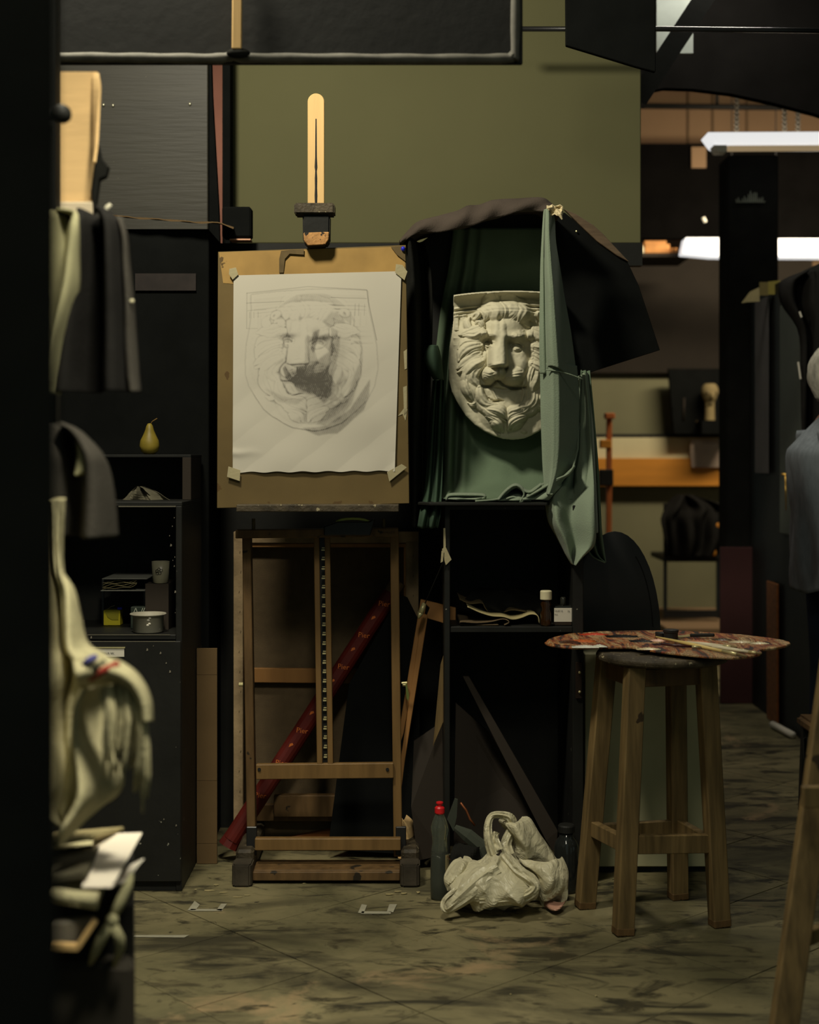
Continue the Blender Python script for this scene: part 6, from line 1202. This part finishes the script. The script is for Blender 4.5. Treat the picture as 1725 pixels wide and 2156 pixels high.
m = M(); m.tube([P(1654, 1000, 6.17), P(1656, 1074, 6.17)], 0.0032, 8); m.build('rod', brass, ml, smooth=True)
m = M(); m.tube([Vector((1.60, 6.28, 0.017)), Vector((1.625, 6.04, 0.017))], 0.015, 12); m.build('white_rod', paper_white, label='short white cardboard tube on the floor along the side wall', cat='tube', smooth=True)

# ================================================================ the person at the right edge
pn = thing('person', 'person with grey hair in a loose blue shirt and jeans, seen at the right edge', 'person', (1.50, 5.05, 0))
def skinmesh(name, mt, verts, edges, radii, parent, root=0, sub=2, smooth=True):
    me = bpy.data.meshes.new(name); o_ = WLOC[parent.name]
    me.from_pydata([tuple(Vector(v)-o_) for v in verts], edges, []); me.materials.append(mt)
    o = bpy.data.objects.new(name, me); COL.objects.link(o); o.parent = parent; WLOC[name] = o_
    sm = o.modifiers.new('skin', 'SKIN'); sm.use_smooth_shade = True; 
    ly = me.skin_vertices[0] if me.skin_vertices else None
    if ly is None:
        bpy.context.view_layer.objects.active = o; bpy.ops.mesh.customdata_skin_add(); ly = me.skin_vertices[0]
    for i, r in enumerate(radii):
        ly.data[i].radius = r if isinstance(r, tuple) else (r, r); ly.data[i].use_root = (i == root)
    ss = o.modifiers.new('subdivide', 'SUBSURF'); ss.levels = sub; ss.render_levels = sub
    return o
px, py = 1.50, 5.05
V = [(px, py, .86), (px, py, 1.02), (px-.01, py, 1.18), (px, py, 1.31), (px+.06, py, 1.39), (px+.06, py, 1.45), (px+.055, py, 1.54),
     (px, py-.15, 1.29), (px-.015, py-.20, 1.06), (px+.03, py-.20, .85), (px+.04, py-.20, .78),
     (px, py+.15, 1.29), (px-.01, py+.20, 1.06), (px+.05, py+.20, .85), (px+.06, py+.20, .78),
     (px, py-.085, .80), (px+.005, py-.095, .46), (px-.015, py-.095, .09), (px+.12, py-.095, .035),
     (px, py+.085, .80), (px+.02, py+.095, .46), (px+.005, py+.095, .09), (px+.14, py+.095, .035)]
E_ = [(0, 1), (1, 2), (2, 3), (3, 4), (4, 5), (5, 6), (3, 7), (7, 8), (8, 9), (9, 10), (3, 11), (11, 12), (12, 13), (13, 14), (0, 15), (15, 16), (16, 17), (17, 18), (0, 19), (19, 20), (20, 21), (21, 22)]
R_ = [(.088, .10), (.09, .11), (.10, .14), (.085, .12), .052, (.085, .075), (.088, .075), .052, .04, .03, .034, .052, .04, .03, .034, .07, .055, .04, .03, .07, .055, .04, .03]
skinmesh('body', skin, V, E_, R_, pn)
# five fingers on each hand
for s in (-1, 1):
    fg = [] ; fe = []; frd = []
    hx, hy, hz = px+.04+(.02 if s > 0 else 0), py+s*.20, .77
    for k in range(5):
        b0 = len(fg); dx = (-.03, -.015, 0.0, .015, .033)[k]; L_f = (.055, .07, .075, .07, .05)[k]
        fg += [(hx+dx*0.7, hy, hz), (hx+dx, hy+s*.005, hz-L_f*.5-.02), (hx+dx+.008, hy-s*.006, hz-L_f-.02)] if k < 4 else [(hx+.02, hy, hz+.02), (hx+.04, hy-s*.01, hz-.015), (hx+.045, hy-s*.015, hz-.045)]
        fe += [(b0, b0+1), (b0+1, b0+2)]; frd += [.010, .009, .007]
        if b0: fe.append((0, b0))
    skinmesh('fingers', skin, fg, fe, frd, pn, sub=1)
# trousers, shirt, shoes
V = [(px, py, .88), (px, py-.088, .80), (px+.002, py-.098, .46), (px-.015, py-.098, .08), (px, py+.088, .80), (px+.02, py+.098, .46), (px+.005, py+.098, .08)]
skinmesh('trousers', jeans, V, [(0, 1), (1, 2), (2, 3), (0, 4), (4, 5), (5, 6)], [(.095, .11), .082, .075, .066, .082, .075, .066], pn)
A = []
for i in range(46):
    t = i/45; z = 1.345-0.615*t
    rx = 0.055+0.085*min(1, t*5)+0.005*math.sin(t*9)+0.02*t; ry = 0.07+0.135*min(1, t*4.5)+0.015*t
    cx_ = px+0.018-0.03*min(1, t*4)*(1-t)+0.012*t
    row = []
    for k in range(64):
        q = 2*math.pi*k/64; w_ = 1+(0.06*math.sin(7*q+5*t)+0.035*math.sin(13*q-7*t))*min(1, t*2)
        row.append(Vector((cx_+rx*w_*math.cos(q), py+ry*w_*math.sin(q), z+0.01*math.sin(5*q)*t)))
    A.append(row)
M().grid(A, wrap=True).build('shirt', denim, pn, smooth=True, solid=0.003)
for s in (-1, 1):
    A = []
    for i in range(26):
        t = i/25; c = Vector((px-.005, py+s*.13, 1.30)).lerp(Vector((px-.02, py+s*.215, 1.04)), min(1, t*1.7)) if t < .6 else Vector((px-.02, py+s*.215, 1.04)).lerp(Vector((px+.03, py+s*.205, .765)), (t-.6)/.4)
        r = .078-.026*t+.003*math.sin(t*34); A.append([c+Vector((r*(1+.08*math.sin(5*q+8*t))*math.cos(q), r*math.sin(q)*.9, 0.008*math.cos(q))) for q in [2*math.pi*k/28 for k in range(28)]])
    M().grid(A, wrap=True).build('sleeve', denim, pn, smooth=True, solid=0.003)
    m = M(); sy = py+s*.096; A = []
    for i in range(11):
        t = i/10; x = px-.085+.27*t; w_ = .036*math.sin(min(1, t*1.35+.25)*math.pi*0.72)+.006; h_ = .085*(1-t)**1.1+.03
        A.append([Vector((x, sy+w_*math.cos(q), max(0.001, .001+h_*max(0, math.sin(q)))*1.0)) for q in [math.pi*k/10 for k in range(11)]])
    m.grid(A); m.build('shoe', black_paint, pn, smooth=True, solid=0.004)
# hair and beard, ears
A = []; hcx, hcz = px+.022, 1.49
for i in range(16):
    t = i/15; z = hcz+.115-0.21*t
    rr = math.sqrt(max(0.0, 1-((z-hcz)/.12)**2)) if z > hcz-.05 else 0.9-.25*((hcz-.05-z)/.05)
    A.append([Vector((hcx+(.105*rr*math.cos(q) if math.cos(q) < 0.25 or z > hcz+.05 else .06*rr), py+.088*rr*math.sin(q), z))+Vector((.004*math.sin(11*q+9*t), .004*math.sin(13*q+5*t), 0)) for q in [2*math.pi*k/36 for k in range(36)]])
M().grid(A, wrap=True).build('hair', grey_hair, pn, smooth=True, solid=0.004)
for s in (-1, 1): m = M(); m.ball((hcx+.0, py+s*.09, 1.49), .016, .008, .028, 10, 8); m.build('ear', skin, pn, smooth=True)
m = M(); m.tube([(hcx+.085, py, 1.52), (hcx+.118, py, 1.485), (hcx+.09, py, 1.478)], [.008, .014, .01], 8); m.build('nose', skin, pn, smooth=True)
for s in (-1, 1): m = M(); m.ball((hcx+.082, py+s*.032, 1.515), .009, .011, .008, 10, 8); m.build('eye', mat('eye_white', (220, 220, 210), rough=0.2), pn, smooth=True)
m = M(); m.ball((hcx+.06, py, 1.43), .045, .055, .04, 14, 10); m.build('beard', grey_hair, pn, smooth=True)
# low step stool beside the person
lw = thing('step_stool', 'low wooden step stool at the right edge in front of the person', 'stool', (1.46, 4.72, 0))
sx = P(1697, 0, 4.72).x; m = M(); m.box(sx, sx+.34, 4.60, 4.84, .285, .325); m.build('seat', pine_dark, lw, bevel=0.012, seg=3)
for x in (sx+.02, sx+.31):
    for y in (4.63, 4.81): M().beam((x, y, 0), (x+(.01 if x > sx+.1 else .01), y, .285), .035, .035).build('leg', black_paint, lw, bevel=0.003)
m = sheet([(1555, 1692, 1740, 4.585), (1590, 1693, 1745, 4.58), (1604, 1696, 1740, 4.58), (1622, 1712, 1735, 4.585)], 14, 12, lambda s, t: 0.02*math.sin(7*s)); m.build('dark_bag', coat_dark, label='dark cloth hanging from the low step stool', cat='cloth', solid=0.004)
# front easel leg at the lower right
fe_ = thing('field_easel', 'wooden easel whose left leg crosses the lower right corner', 'easel', (0.98, 2.75, 0))
a = Vector((P(1640, 0, 2.7).x, 2.72, 0)); b = P(1728, 1600, 2.86)
tp = a+(b-a)*(1.75/b.z)
M().beam(a, tp, 0.030, 0.052, (0, 1, 0)).build('leg', pine, fe_, bevel=0.003)
a2 = a+Vector((0.62, 0, 0)); tp2 = Vector((tp.x+0.14, tp.y, tp.z)); M().beam(a2, tp2, 0.030, 0.052, (0, 1, 0)).build('leg', pine, fe_, bevel=0.003)
M().beam((a.x+.33, 3.35, 0), (tp.x+.07, tp.y+.03, tp.z), 0.03, 0.045, (0, 1, 0)).build('leg', pine, fe_, bevel=0.003)
z_ = P(0, 2000, 2.76).z; q = a+(b-a)*(z_/b.z)
M().beam(q+Vector((0.0, 0.02, 0)), Vector((q.x+.33*.72, 3.05, z_-.02)), 0.03, 0.02, (0, 0, 1)).build('brace', pine, fe_, bevel=0.002)
M().beam((a.x+.05, a.y, .55), (a2.x-.05, a2.y, .55), 0.04, 0.02, (0, 0, 1)).build('crossbar', pine, fe_, bevel=0.002)
